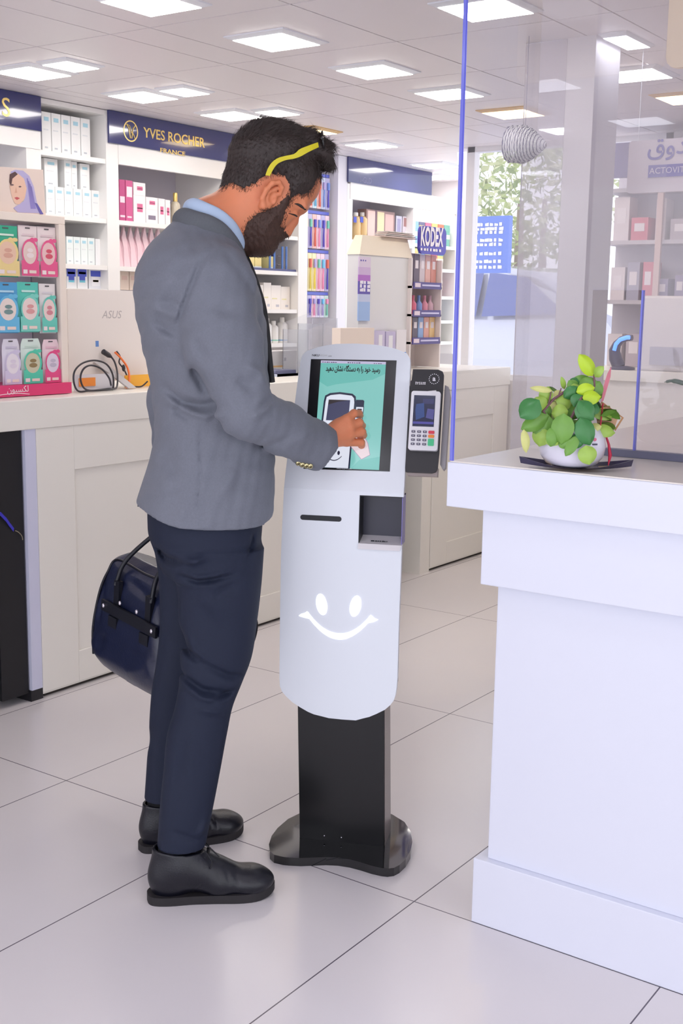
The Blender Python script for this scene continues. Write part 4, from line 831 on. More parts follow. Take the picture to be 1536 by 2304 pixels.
for i in range(10):
    x0, x1 = -.041 + .0038 * i, -.041 + .0038 * (i + 1); f = lambda x: .0715 + .011 * ((x + .022) / .019) ** 2
    tpoly(d, [(x0, f(x0) - .0012), (x1, f(x1) - .0012), (x1, f(x1) + .0010), (x0, f(x0) + .0010)], NV, .0021)
d.build('display', scr, local=True)
k = MB(); tw = rgbmat(236, 236, 240)
put_text(k, 'NiKUNEGAR.com', tw, T(-.0135, .0515, .0014), ka, kb, .0062, width=.036, align='LEFT'); k.build('lettering', scr, local=True)
k = MB(); put_text(k, 'NiKU', rgbmat(30, 30, 34), T(-.0930, .3238, .0005), ka, kb, .0072, width=.0175, align='LEFT', bold=.02); put_text(k, 'NEGAR', rgbmat(196, 196, 198), T(-.0750, .3240, .0005), ka, kb, .0066, width=.020, align='LEFT'); put_text(k, '.com', rgbmat(70, 70, 76), T(-.0535, .3236, .0005), ka, kb, .0055, width=.009, align='LEFT'); k.build('maker_name', kio, local=True)
# payment terminal cradle at the right
k = MB(); KB = mat('cradle_black', (34, 31, 36), .45)
def slab(mb, pts, m, o0, o1):
    mb.ext([T(w, v, o1) for w, v in pts], [T(w, v, o0) for w, v in pts], m)
slab(k, [(.1535, .0505), (.2150, .0505), (.2240, .0535), (.2285, .062), (.2300, .10), (.2300, .285), (.2270, .293), (.2160, .2975), (.1560, .2970), (.1545, .27), (.1520, .268), (.1520, .06)], KB, -.004, .006)
slab(k, [(.1560, .0445), (.2275, .0450), (.2275, .066), (.1560, .066)], mat('cradle_taupe', (170, 156, 152), .4), -.03, -.005)
slab(k, [(.2310, .075), (.2385, .062), (.2440, .068), (.2450, .24), (.2400, .262), (.2310, .266)], SG, -.045, -.02)
slab(k, [(.140, .08), (.1530, .08), (.1530, .26), (.140, .26)], KB, -.03, -.010)
cr = k.build('terminal_cradle', kio, local=True, bevel=.0012)
k = MB(); c = (.2080, .2745); wm_ = rgbmat(238, 236, 240)
for i in range(16):
    a = 2 * PI * i / 16; r = .0118; tpoly(k, [(c[0] + r * math.cos(a) + .0012 * math.cos(q), c[1] + r * math.sin(a) + .0012 * math.sin(q)) for q in [2 * PI * j / 6 for j in range(6)]], wm_, .0072)
put_text(k, 'a', wm_, T(c[0], c[1] - .0045, .0072), ka, kb, .0165, align='CENTER', bold=.03)
strokes(k, wm_, T(.1640, .2640, .0072), ka, kb, 6, .0255, .0026, rd); strokes(k, wm_, T(.1640, .2605, .0072), ka, kb, 6, .0255, .0026, rd); k.build('emblem', cr, local=True)
pos = thing('card_terminal', 'white card payment terminal with dark screen held in the black cradle', 'card terminal', M=KM)
k = MB(); slab(k, [(x, y) for x, y in rrect(.1585, .1010, .2275, .2415, .006, 5)], mat('pos_white', (232, 230, 234), .35), .0075, .024); k.build('housing', pos, local=True, bevel=.003, seg=3)
k = MB(); S1 = .0247
tpoly(k, [(.1655, .1570), (.2160, .1570), (.2160, .2310), (.1655, .2310)], em('posdark', (26, 32, 74), .45), S1); tpoly(k, [(.1705, .196), (.1730, .172), (.1960, .176), (.1925, .2135), (.1755, .212)][0:2] + [(.193, .180), (.190, .2130), (.1720, .2100)], em('posblue', (50, 76, 140), .5), S1 + .0003)
tpoly(k, [(.187, .211), (.213, .211), (.213, .223), (.187, .223)], em('posviolet', (44, 46, 100), .5), S1 + .0002); tpoly(k, [(.196, .178), (.214, .174), (.215, .198), (.199, .200)], em('poslilac', (84, 82, 150), .5), S1 + .0004); tpoly(k, [(.1665, .163), (.2150, .163), (.2150, .1685), (.1665, .1685)], em('posbar', (84, 80, 170), .5), S1 + .0003)
k.build('display', pos, local=True)
for r_ in range(4):
    for c_ in range(3):
        k = MB(); x = .1645 + .0135 * c_; y = .1420 - .0098 * r_; slab(k, rrect(x, y, x + .0090, y + .0052, .0012, 2), rgbmat(96, 92, 110), .0240, .0262)
        tpoly(k, [(x + .003, y + .0018), (x + .006, y + .0018), (x + .006, y + .0036), (x + .003, y + .0036)], rgbmat(206, 204, 214), .0264); k.build('key', pos, local=True)
for nm, y0, y1, c in (('red_key', .1405, .1475, (222, 54, 78)), ('orange_key', .1312, .1380, (244, 140, 52)), ('green_key', .1120, .1285, (74, 200, 140))):
    k = MB(); slab(k, rrect(.2045, y0, .2185, y1, .0018, 3), rgbmat(*c), .0240, .0265); k.build(nm, pos, local=True)
k = MB(); slab(k, [(.190, .2417), (.2165, .2417), (.2150, .2465), (.196, .2440)], rgbmat(244, 242, 244), .012, .0125); k.build('receipt_paper', pos, local=True)
# column and foot
CB = mat('column_black', (10, 10, 14), .3, coat=.1); k = MB()
k.ext([(-.118, .062, .47), (.104, .062, .47), (.104, .155, .47), (-.118, .155, .47)], [(-.1110, .076, .022), (.1120, .076, .022), (.1120, .176, .022), (-.1110, .176, .022)], CB)
k.build('column', kio, local=True, bevel=.002)
SD = MB(); SD.ext([(.1045, .066, .47), (.1050, .066, .47), (.1050, .151, .47), (.1045, .151, .47)], [(.1125, .080, .0225), (.1130, .080, .0225), (.1130, .172, .0225), (.1125, .172, .0225)], mat('column_side', (120, 108, 106), .25)); SD.build('side_trim', kio, local=True)
k = MB(); bp = [(-.125, -.040), (-.110, -.040), (-.08, -.036), (-.05, -.026), (-.02, -.016), (.01, -.012), (.04, -.015), (.07, -.024), (.10, -.036), (.125, -.042), (.140, -.042), (.155, -.034), (.166, -.015), (.176, .02), (.181, .07), (.178, .12), (.165, .18), (.14, .235), (.10, .275), (.05, .300), (0, .308), (-.05, .300), (-.10, .275), (-.14, .235), (-.168, .18), (-.181, .12), (-.184, .07), (-.178, .02), (-.166, -.015), (-.150, -.034)]
k.ext([(x, y, 0.0) for x, y in bp], [(x, y, .022) for x, y in bp], mat('base_gloss_black', (16, 16, 20), .06, coat=.5)); k.build('base_plate', kio, local=True, bevel=.003, seg=3)
k = MB()
for x in (-.045, .0): k.ball((x, .0745, .035), .0025, mat('screw', (190, 190, 196), .2, metal=1), 8)
k.build('screw', kio, local=True)
# ================================================================== plant on the counter
def grid_leaf(mb, base, tip, width, nrm, m, cup=.15, bend=.12, n=7):
    B, Tp = Vector(base), Vector(tip); ax = Tp - B; L = ax.length; ax.normalize(); nr = Vector(nrm); nr = (nr - ax * nr.dot(ax)).normalized(); sd = ax.cross(nr)
    V = []; K = 5
    for i in range(n + 1):
        t = i / n; w = width * .5 * (math.sin(PI * min(1, max(0, t)) ** .9) ** .6 if 0 < t < 1 else .02)
        for j in range(K):
            u = (j - 2) / 2; p = B + ax * (L * t) + sd * (w * u) + nr * (bend * L * 4 * t * (1 - t) - cup * width * u * u * (1 if t > .05 else 0) * .6); V.append(tuple(p))
    F = [(i * K + j, i * K + j + 1, (i + 1) * K + j + 1, (i + 1) * K + j) for i in range(n) for j in range(K - 1)]
    k = len(V); V += [tuple(Vector(v) - nr * .0007) for v in V]; F2 = [tuple(k + q for q in f[::-1]) for f in F]
    mb.raw(V, F + F2, m, True)
PX = 2.255; PY = 1.012
pot = thing('potted_plant', 'green leafy plant in a white ball-shaped pot on the right counter', 'potted plant', (PX, PY, 1.0635))
prof = [(.034, 0), (.052, .006), (.064, .022), (.0685, .042), (.0655, .060), (.056, .078), (.050, .084), (.046, .083), (.050, .070)]
MB().lathe(prof, (PX, PY, 1.0665), mat('pot_porcelain', (226, 224, 238), .25, coat=.3), 40).build('pot', pot)
MB().lathe([(.050, 0), (.001, .002)], (PX, PY, 1.132), mat('soil', (60, 46, 36), .9), 20).build('soil', pot)
def onplant(px, py, d=0.0):
    """point at distance d towards the camera from the upright plane through the pot"""
    rdv = ray(px, py); nv = np.array([.81, .58, 0]); c = np.array([PX, PY, 0]) - nv * d; t = (nv @ (c - _C)) / (nv @ rdv); return _C + rdv * t
# printed mark and ribbon
k = MB(); c = onplant(1338, 989, .060); e1 = Vector((.58, -.81, 0)); e2 = Vector((0, 0, 1))
for r0, r1, cc in ((.0, .0035, (214, 110, 140)),): 
    k.poly([tuple(Vector(c) + e1 * r1 * math.cos(a) + e2 * r1 * math.sin(a)) for a in [2 * PI * i / 14 for i in range(14)]], rgbmat(*cc))
c = Vector(onplant(1337, 1000, .061)); k.poly([tuple(c + e1 * a + e2 * b) for a, b in ((-.008, -.002), (.006, -.0015), (.006, .0018), (-.008, .0014))], rgbmat(60, 60, 84)); k.build('printed_mark', pot)
LG = [mat('leaf_dark', (62, 128, 66), .3, noise=.12, nscale=60), mat('leaf_mid', (112, 160, 68), .35, noise=.12, nscale=60), mat('leaf_light', (158, 192, 84), .35, noise=.1, nscale=60), mat('leaf_lime', (184, 216, 46), .35, noise=.08, nscale=60), mat('leaf_yellow', (206, 208, 130), .4, noise=.1, nscale=60)]
leaves = [(1213, 900, 1170, 938, 40, 0, .055, 0), (1242, 880, 1192, 872, 11, 4, .05, -1), (1225, 925, 1206, 895, 30, 2, .04, 0), (1222, 905, 1235, 870, 26, 2, .03, 0), (1234, 935, 1173, 966, 30, 1, .05, 0), (1178, 966, 1184, 1019, 16, 4, .055, 0),
          (1230, 930, 1210, 990, 40, 1, .045, 0), (1222, 960, 1212, 1005, 34, 2, .05, 0), (1238, 905, 1262, 945, 34, 4, .02, 0), (1250, 900, 1290, 905, 32, 2, .02, 0), (1268, 930, 1262, 1000, 40, 1, .07, 0), (1278, 925, 1240, 930, 30, 2, .05, 0),
          (1280, 890, 1318, 880, 20, 1, .01, 0), (1268, 895, 1300, 870, 22, 0, .02, 0), (1290, 915, 1312, 890, 30, 0, .045, 0), (1325, 930, 1304, 900, 30, 0, .06, 0), (1300, 905, 1336, 945, 38, 0, .06, 0), (1305, 940, 1328, 1002, 36, 0, .07, 0), (1318, 1002, 1326, 1046, 34, 2, .075, 0),
          (1300, 980, 1272, 1026, 20, 1, .07, 0), (1306, 975, 1290, 1010, 24, 0, .065, 0), (1262, 985, 1278, 1008, 24, 1, .065, 0), (1250, 960, 1240, 1005, 30, 1, .06, 0), (1297, 880, 1282, 855, 26, 1, 0, 0), (1310, 895, 1352, 892, 26, 3, .05, 0), (1296, 882, 1338, 872, 24, 3, .03, 0),
          (1330, 890, 1350, 858, 30, 1, .0, 0), (1300, 868, 1345, 860, 26, 1, -.01, 0), (1284, 862, 1330, 852, 22, 1, -.02, 0), (1312, 866, 1284, 852, 16, 0, -.02, 0), (1337, 846, 1304, 797, 27, 3, .0, 0), (1337, 848, 1356, 824, 18, 2, .01, 0), (1270, 876, 1263, 848, 10, 2, .0, 0), (1272, 873, 1304, 868, 12, 2, .0, 0),
          (1330, 925, 1378, 938, 24, 2, .0, 0), (1336, 965, 1384, 974, 24, 2, .03, 0), (1324, 965, 1352, 958, 18, 4, .04, 0), (1330, 945, 1300, 960, 34, 1, .04, 0), (1285, 945, 1310, 985, 34, 1, .05, 0), (1255, 915, 1280, 960, 40, 2, .02, 0), (1240, 945, 1225, 915, 32, 1, .02, 0), (1340, 905, 1320, 930, 30, 0, .02, 0), (1275, 905, 1300, 940, 34, 1, .01, 0), (1245, 900, 1270, 885, 26, 4, .0, 0), (1290, 965, 1330, 975, 30, 1, .03, 0), (1235, 975, 1255, 1000, 30, 2, .055, 0)]
fo = MB(); rd = random.Random(8); VN = Vector((-.81, -.58, .1))
for bx, by, tx, ty, w, c, d, _ in leaves:
    dd = d * .75 if d < .054 else d * 1.02 + .004; nv = VN + Vector((rd.uniform(-.35, .35), rd.uniform(-.35, .35), rd.uniform(0, .5)))
    grid_leaf(fo, onplant(bx, by, dd), onplant(tx, ty, dd + rd.uniform(-.006, .012)), w / 1115 * 1.28, nv, LG[c], cup=.25, bend=rd.uniform(.04, .14))
for i in range(26):      # leaves at the back of the crown
    a = rd.uniform(0, 2 * PI); r = rd.uniform(.02, .055); z = 1.135 + rd.uniform(0, .075); p = Vector((PX + r * .6 * math.cos(a) + .03, PY + r * math.sin(a), z)); q = p + Vector((rd.uniform(.0, .03), .03 * math.sin(a), rd.uniform(-.02, .02)))
    grid_leaf(fo, p, q, rd.uniform(.022, .034), Vector((.4, .3, 1)), LG[rd.choice([0, 1, 1, 2])], bend=.1)
fo.build('foliage', pot)
st = MB(); SM = mat('stem_purple', (122, 84, 92), .5)
for path, r in (([(1276, 1000, .02), (1272, 970, .055), (1285, 940, .06), (1303, 905, .05), (1308, 893, .04)], .0030), ([(1280, 1000, .0), (1240, 950, .03), (1222, 925, .045), (1245, 898, .03), (1266, 884, .01), (1279, 875, .0)], .0026), ([(1300, 1000, 0), (1330, 920, 0), (1337, 870, 0), (1336, 842, 0)], .0022),
                 ([(1234, 908, .04), (1238, 890, .04), (1240, 878, .04)], .0016), ([(1256, 890, .02), (1262, 874, .01)], .0014), ([(1280, 965, .06), (1270, 955, .06), (1268, 945, .06)], .0014), ([(1322, 1000, .07), (1316, 985, .07), (1308, 970, .06)], .0012), ([(1184, 965, .055), (1205, 950, .05)], .0014)):
    st.tube([tuple(onplant(a, b, d * .75)) for a, b, d in path], r, SM, 7)
st.build('stem', pot)
# gift card and ribbon tucked into the plant
t = thing('gift_card', 'folded pink and tan gift card with a red ribbon tucked behind the plant', 'card', tuple(onplant(1370, 940, -.01)))
k = MB(); 
def sheet(mb, pts, m, d): mb.ext([tuple(onplant(x, y, d)) for x, y in pts], [tuple(onplant(x, y, d - .0012)) for x, y in pts], m)
sheet(k, [(1352, 905), (1357, 870), (1366, 840), (1375, 824), (1373, 848), (1366, 872), (1357, 902)], mat('card_pink', (206, 116, 132), .4), -.005)
sheet(k, [(1338, 928), (1352, 904), (1392, 935), (1380, 968), (1345, 962)], mat('card_tan', (206, 160, 124), .5), -.012); sheet(k, [(1352, 904), (1355, 904), (1403, 940), (1384, 970), (1381, 967), (1398, 940)], mat('card_edge', (176, 128, 84), .5), -.010)
sheet(k, [(1340, 922), (1352, 912), (1372, 930), (1366, 934)], rgbmat(206, 74, 60), -.008); sheet(k, [(1346, 920), (1358, 916), (1362, 924), (1366, 930), (1352, 930)], rgbmat(246, 206, 110), -.006); k.build('card', t)
MB().tube([tuple(onplant(x, y, d)) for x, y, d in ((1356, 908, -.004), (1350, 960, .02), (1362, 978, .01), (1369, 1000, .008), (1372, 1025, .012), (1368, 1047, .02))], [.0014, .0016, .002, .0026, .004, .001], mat('ribbon_red', (196, 24, 66), .4), 6).build('ribbon', t)
# leaf shaped tray
t = thing('leaf_tray', 'dark pointed tray with golden inside under the plant pot', 'tray', (PX, PY, 1.061))
k = MB(); dirv = (Vector(atz(1424, 1049, 1.07)) - Vector(atz(1167, 1041, 1.07))); L = dirv.length; dirv.normalize(); cr_ = Vector((-dirv.y, dirv.x, 0)); cc = (Vector(atz(1424, 1049, 1.07)) + Vector(atz(1167, 1041, 1.07))) / 2; cc.z = 0
TD = mat('tray_dark', (62, 58, 84), .25); TG = mat('tray_gold', (206, 176, 120), .35, noise=.3, nscale=50)
n = 24; rim, low, inn, inb = [], [], [], []
for i in range(n + 1):
    t_ = i / n; u = (t_ - .5) * L; w = .052 * math.sin(PI * t_) ** .8 if 0 < t_ < 1 else .0005; zz = 1.0635 + .016 * abs(2 * t_ - 1) ** 1.6 + .004
    for lst, f, dz in ((rim, 1, .0), (low, .62, -(.004 + .010 * abs(2 * t_ - 1) ** 1.6)), (inn, .93, -.0006), (inb, .6, -.004 - .006 * abs(2 * t_ - 1))):
        c0 = cc + dirv * (u * (.97 if f < 1 else 1)); lst.append((tuple(c0 + cr_ * w * f + Vector((0, 0, max(1.0612, zz + dz)))), tuple(c0 - cr_ * w * f + Vector((0, 0, max(1.0612, zz + dz))))))
for s_ in (0, 1):
    k.rings([[x[s_] for x in rim], [x[s_] for x in low]], TD, closed=False); k.rings([[x[s_] for x in rim], [x[s_] for x in inn]], TD, closed=False); k.rings([[x[s_] for x in inn], [x[s_] for x in inb]], TD, closed=False)
k.rings([[x[0] for x in low], [x[1] for x in low]], TD, closed=False); k.rings([[x[0] for x in inb], [x[1] for x in inb]], TG, closed=False); k.build('dish', t)
# second plant leaf at the right edge
t = thing('leaf_plant', 'single arching dark green leaf reaching in from the right edge', 'plant', (2.75, .8, 1.0605))
fo = MB(); fo.tube(smooth([tuple(atx(x, y, 2.75)) for x, y in ((1640, 1010), (1620, 930), (1580, 880), (1536, 862), (1512, 857), (1494, 860))]), [.004] * 6 + [.0045] * 12 + [.006] * 6 + [.004] * 5 + [.001] * 2, mat('leaf_deep', (70, 96, 80), .4), 6); fo.build('leaf', t)
p = atx(1640, 1010, 2.75); MB().lathe([(.04, 0), (.06, .07), (.055, .07), (.05, .06)], (2.75, p[1], 1.0605), SW, 20).build('pot', t)
# ================================================================== smooth solids for the figure
class Field:
    def __init__(s, xs, ys, zs, init=1.0):
        s.x, s.y, s.z = [np.asarray(a, np.float32) for a in (xs, ys, zs)]; s.f = np.full((len(s.x), len(s.y), len(s.z)), init, np.float32)
    def sub(s, lo, hi):
        r = [slice(max(0, int(np.searchsorted(a, l)) - 1), min(len(a), int(np.searchsorted(a, h)) + 1)) for a, l, h in zip((s.x, s.y, s.z), lo, hi)]
        return tuple(r), s.x[r[0]][:, None, None], s.y[r[1]][None, :, None], s.z[r[2]][None, None, :]
    def comb(s, r, d, k, cut=False):
        a = s.f[r]
        if cut: a, d = -a, d
        if k > 0:
            h = np.maximum(k - np.abs(a - d), 0) / k; o = np.minimum(a, d) - h * h * k * .25
        else: o = np.minimum(a, d)
        s.f[r] = -o if cut else o
    def cone(s, a, b, ra, rb, k=.01, cut=False, sq=(1, 1, 1)):
        a, b = np.array(a, float), np.array(b, float); m = max(ra, rb) * max(1 / min(sq), 1) + k + .02
        r, X, Y, Z = s.sub(np.minimum(a, b) - m, np.maximum(a, b) + m); ab = b - a; q = np.array(sq)
        L2 = ((ab * q) ** 2).sum() + 1e-12
        dx, dy, dz = (X - a[0]) * q[0], (Y - a[1]) * q[1], (Z - a[2]) * q[2]; abq = ab * q
        t = np.clip((dx * abq[0] + dy * abq[1] + dz * abq[2]) / L2, 0, 1)
        d = np.sqrt((dx - t * abq[0]) ** 2 + (dy - t * abq[1]) ** 2 + (dz - t * abq[2]) ** 2) - (ra + (rb - ra) * t)
        s.comb(r, d, k, cut); return s
    def chain(s, pts, rs, k=.01, **kw):
        for i in range(len(pts) - 1): s.cone(pts[i], pts[i + 1], rs[i], rs[i + 1], k, **kw)
        return s
    def ell(s, c, rad, ang=0.0, k=.01, cut=False, az=0.0):
        """ellipsoid; ang turns it in the forward-up plane, az about the vertical"""
        m = max(rad) + k + .02; r, X, Y, Z = s.sub(np.array(c) - m, np.array(c) + m); X, Y, Z = X - c[0], Y - c[1], Z - c[2]
        if az: ca, sa = math.cos(az), math.sin(az); X, Y = X * ca + Y * sa, -X * sa + Y * ca
        ca, sa = math.cos(ang), math.sin(ang); U, Wv = X * ca + Z * sa, -X * sa + Z * ca
        q = np.sqrt((U / rad[0]) ** 2 + (Y / rad[1]) ** 2 + (Wv / rad[2]) ** 2); g = np.sqrt((U / rad[0] ** 2) ** 2 + (Y / rad[1] ** 2) ** 2 + (Wv / rad[2] ** 2) ** 2) + 1e-6
        s.comb(r, q * (q - 1) / g, k, cut); return s
    def loft(s, rows, p=2.3, k=.01, cut=False):
        """rows (z, back, front, side_min, side_max): upright tube with oval sections"""
        R = np.array(sorted(rows)); m = .06; r, X, Y, Z = s.sub((R[:, 1].min() - m, R[:, 3].min() - m, R[0, 0] - m), (R[:, 2].max() + m, R[:, 4].max() + m, R[-1, 0] + m))
        z = Z.ravel(); zc = np.clip(z, R[0, 0], R[-1, 0]); I = [spl(R[:, 0], R[:, i], zc)[None, None, :] for i in range(1, 5)]
        cx, a, cy, b = (I[0] + I[1]) / 2, (I[1] - I[0]) / 2, (I[2] + I[3]) / 2, (I[3] - I[2]) / 2
        q = (np.abs((X - cx) / a) ** p + np.abs((Y - cy) / b) ** p) ** (1 / p); d = (q - 1) * np.minimum(a, b) * .9
        e = np.maximum(R[0, 0] - Z, Z - R[-1, 0]); d = np.maximum(d, e); s.comb(r, d, k, cut); return s
    def crease(s, pts, width, depth, ymin=-1, ymax=0.0, kind=1):
        """fold seen from the side: a groove (or ridge) following a line in the forward-up plane"""
        P = np.array(pts); m = width * 3; r, X, Y, Z = s.sub((P[:, 0].min() - m, ymin, P[:, 1].min() - m), (P[:, 0].max() + m, ymax, P[:, 1].max() + m)); X2, Z2 = X[:, :, :], Z
        best = None; n = len(P) - 1
        for i in range(n):
            a, b = P[i], P[i + 1]; ab = b - a; t = np.clip(((X2 - a[0]) * ab[0] + (Z2 - a[1]) * ab[1]) / (ab @ ab), 0, 1); d = np.hypot(X2 - a[0] - t * ab[0], Z2 - a[1] - t * ab[1]); tt = (i + t) / n
            f = np.exp(-(d / width) ** 2) * np.sin(np.pi * np.clip(tt, .03, .97)) ** .6; best = f if best is None else np.maximum(best, f)
        s.f[r] += depth * best; return s
    def mesh(s, name, m, parent, smooth=True, flip_y=False):
        f = s.f; ins = f < 0; nx, ny, nz = f.shape; c = [ins[i:nx - 1 + i, j:ny - 1 + j, k:nz - 1 + k] for i in (0, 1) for j in (0, 1) for k in (0, 1)]
        cnt = sum(a.astype(np.int8) for a in c); act = (cnt > 0) & (cnt < 8); ix, iy, iz = np.nonzero(act); n = len(ix); idx = -np.ones(act.shape, np.int32); idx[ix, iy, iz] = np.arange(n)
        acc = np.zeros((n, 3)); w = np.zeros(n); co = [(i, j, k) for i in (0, 1) for j in (0, 1) for k in (0, 1)]
        V = [f[ix + a, iy + b, iz + d].astype(float) for a, b, d in co]; Pp = [np.stack([s.x[ix + a], s.y[iy + b], s.z[iz + d]], 1) for a, b, d in co]
        for a in range(8):
            for b in range(a + 1, 8):
                if sum(abs(co[a][q] - co[b][q]) for q in range(3)) != 1: continue
                x = (V[a] < 0) != (V[b] < 0); t = np.where(x, V[a] / np.where(x, V[a] - V[b], 1), 0)[:, None]; acc += np.where(x[:, None], Pp[a] + (Pp[b] - Pp[a]) * t, 0); w += x
        P = acc / w[:, None]; Fs = []
        for ax in range(3):
            o = [0, 0, 0]; o[ax] = 1; A = ins[:nx - o[0], :ny - o[1], :nz - o[2]]; B = ins[o[0]:, o[1]:, o[2]:]; u, v = [q for q in range(3) if q != ax]
            ch = A != B; q = np.array(np.nonzero(ch)).T
            q = q[(q[:, u] > 0) & (q[:, v] > 0) & (q[:, u] < f.shape[u] - 1) & (q[:, v] < f.shape[v] - 1)]
            g = lambda du, dv: idx[tuple((q - np.array([du if z_ == u else dv if z_ == v else 0 for z_ in range(3)])).T)]
            quad = np.stack([g(1, 1), g(0, 1), g(0, 0), g(1, 0)], 1); fl = A[tuple(q.T)] if ax != 1 else ~A[tuple(q.T)]; quad[~fl] = quad[~fl][:, ::-1]; Fs.append(quad)
        F = np.concatenate(Fs); F = F[(F >= 0).all(1)]
        me = bpy.data.meshes.new(name); me.vertices.add(n); me.vertices.foreach_set('co', P.astype(np.float32).ravel()); me.loops.add(len(F) * 4); me.loops.foreach_set('vertex_index', F.astype(np.int32).ravel())
        me.polygons.add(len(F)); me.polygons.foreach_set('loop_start', np.arange(len(F), dtype=np.int32) * 4); me.polygons.foreach_set('loop_total', np.full(len(F), 4, np.int32)); me.polygons.foreach_set('use_smooth', np.ones(len(F), bool)); me.update(calc_edges=True)
        for q in (m if isinstance(m, (list, tuple)) else [m]): me.materials.append(q)
        o = bpy.data.objects.new(name, me); COL.objects.link(o)
        if parent is not None: o.parent = parent
        return o
def spl(x, y, q):
    """smooth interpolation through the rows"""
    n = len(x); h = np.diff(x); dl = np.diff(y) / h; m = np.zeros(n); m[0], m[-1] = dl[0], dl[-1]
    for i in range(1, n - 1): m[i] = 0 if dl[i - 1] * dl[i] <= 0 else (dl[i - 1] * h[i] + dl[i] * h[i - 1]) / (h[i] + h[i - 1])
    i = np.clip(np.searchsorted(x, q) - 1, 0, n - 2); t = (q - x[i]) / h[i]
    return y[i] * (2 * t ** 3 - 3 * t ** 2 + 1) + m[i] * h[i] * (t ** 3 - 2 * t ** 2 + t) + y[i + 1] * (-2 * t ** 3 + 3 * t ** 2) + m[i + 1] * h[i] * (t ** 3 - t ** 2)
def axis(*seg):
    """grid line positions: (start, stop, step), ..."""
    out = []
    for a, b, st in seg: out += list(np.arange(a, b - st * .3, st))
    return np.array(out + [seg[-1][1]])
def inpoly(P, X, Z):
    """signed distance to a polygon, positive inside"""
    P = np.array(P); n = len(P); d = np.full(np.broadcast(X, Z).shape, 1e9); ins = np.zeros(d.shape, bool)
    for i in range(n):
        a, b = P[i], P[(i + 1) % n]; ab = b - a; t = np.clip(((X - a[0]) * ab[0] + (Z - a[1]) * ab[1]) / (ab @ ab + 1e-12), 0, 1); d = np.minimum(d, np.hypot(X - a[0] - t * ab[0], Z - a[1] - t * ab[1]))
        if a[1] != b[1]: ins ^= ((a[1] > Z) != (b[1] > Z)) & (X < (b[0] - a[0]) * (Z - a[1]) / (b[1] - a[1]) + a[0])
    return np.where(ins, d, -d)
# ================================================================== the customer
MF = np.array([.745, -.667, 0]); MF /= np.linalg.norm(MF); MS = np.array([MF[1], -MF[0], 0]); MO_ = np.array([2.077, 1.864, 0])
man = thing('person', 'man in a grey blazer and navy trousers touching the terminal screen, head bowed, beard', 'person', tuple(MO_), math.atan2(MF[1], MF[0]))
def mm(px, py, s=0.0):
    """point on the upright plane s metres to his right of his middle: (forward, left, up)"""
    d = ray(px, py); t = (s - (_C - MO_) @ MS) / (d @ MS); p = _C + d * t - MO_; return np.array([p @ MF, -s, p[2]])
def fz(pts, s=0.0): return [(q[0], q[2]) for q in (mm(a, b, s) for a, b in pts)]
SKIN = mat('skin', (222, 138, 98), .48, sss=.25, noise=.06, nscale=50, bump=.15, bscale=500)
# ---- body
B = Field(axis((-.2, -.06, .01), (-.06, .25, .0028), (.25, .44, .0018)), axis((-.28, -.11, .01), (-.11, .10, .0025), (.10, .24, .01), (.24, .40, .004)), axis((.03, .68, .012), (.68, .88, .004), (.88, 1.02, .012), (1.02, 1.15, .0018), (1.15, 1.48, .01), (1.48, 1.83, .0028)))
TI = -math.radians(32)
def E_(px, py, s, rad, k=.02, ang=None, both=False, cut=False):
    c = mm(px, py, 0)
    for sg in ((1, -1) if both else (1,)): B.ell((c[0], -s * sg, c[2]), rad, TI if ang is None else ang, k, cut)
E_(616, 373, 0, (.098, .076, .086), .0)
E_(668, 412, 0, (.054, .062, .050), .03)
FA = -math.radians(45)
E_(636, 452, 0, (.043, .057, .060), .03, FA)
E_(598, 502, 0, (.046, .050, .050), .03, FA)
E_(585, 450, 0, (.06, .064, .07), .03)
B.ell(tuple(mm(556, 420) * [1, 0, 1]), (.046, .056, .048), 0, .04)
E_(590, 542, 0, (.022, .028, .022), .03)
E_(677, 468, .024, (.008, .026, .0065), .022, FA, both=True)                    # brow ridge
E_(667, 488, .033, (.012, .014, .011), .006, FA, both=True, cut=True)          # eye hollow
E_(653, 482, .031, (.0125, .013, .012), .003, FA, both=True)                  # closed lid
E_(628, 490, .036, (.014, .013, .018), .02, FA, both=True)                     # cheekbone
a = lambda px, py, s=0: mm(px, py, s)
B.chain([a(666, 478), a(661, 498), a(645, 523)], [.0070, .0085, .0120], .010)
for sg in (1, -1): B.cone(np.array([a(634, 521)[0], -.010 * sg, a(634, 521)[2]]), np.array([a(640, 516)[0], -.012 * sg, a(640, 516)[2]]), .0075, .007, .006)
E_(622, 532, 0, (.013, .020, .006), .006, FA); E_(614, 541, 0, (.013, .018, .006), .005, FA)
for sg in (1, -1): B.cone(np.array([a(654, 502)[0], -.019 * sg, a(654, 502)[2]]), np.array([a(632, 526)[0], -.021 * sg, a(632, 526)[2]]), .0035, .005, .006, cut=True)
for sg in (1, -1): B.cone(np.array([a(640, 529)[0], -.010 * sg, a(640, 529)[2]]), np.array([a(634, 532)[0], -.012 * sg, a(634, 532)[2]]), .0035, .0035, .002, cut=True)
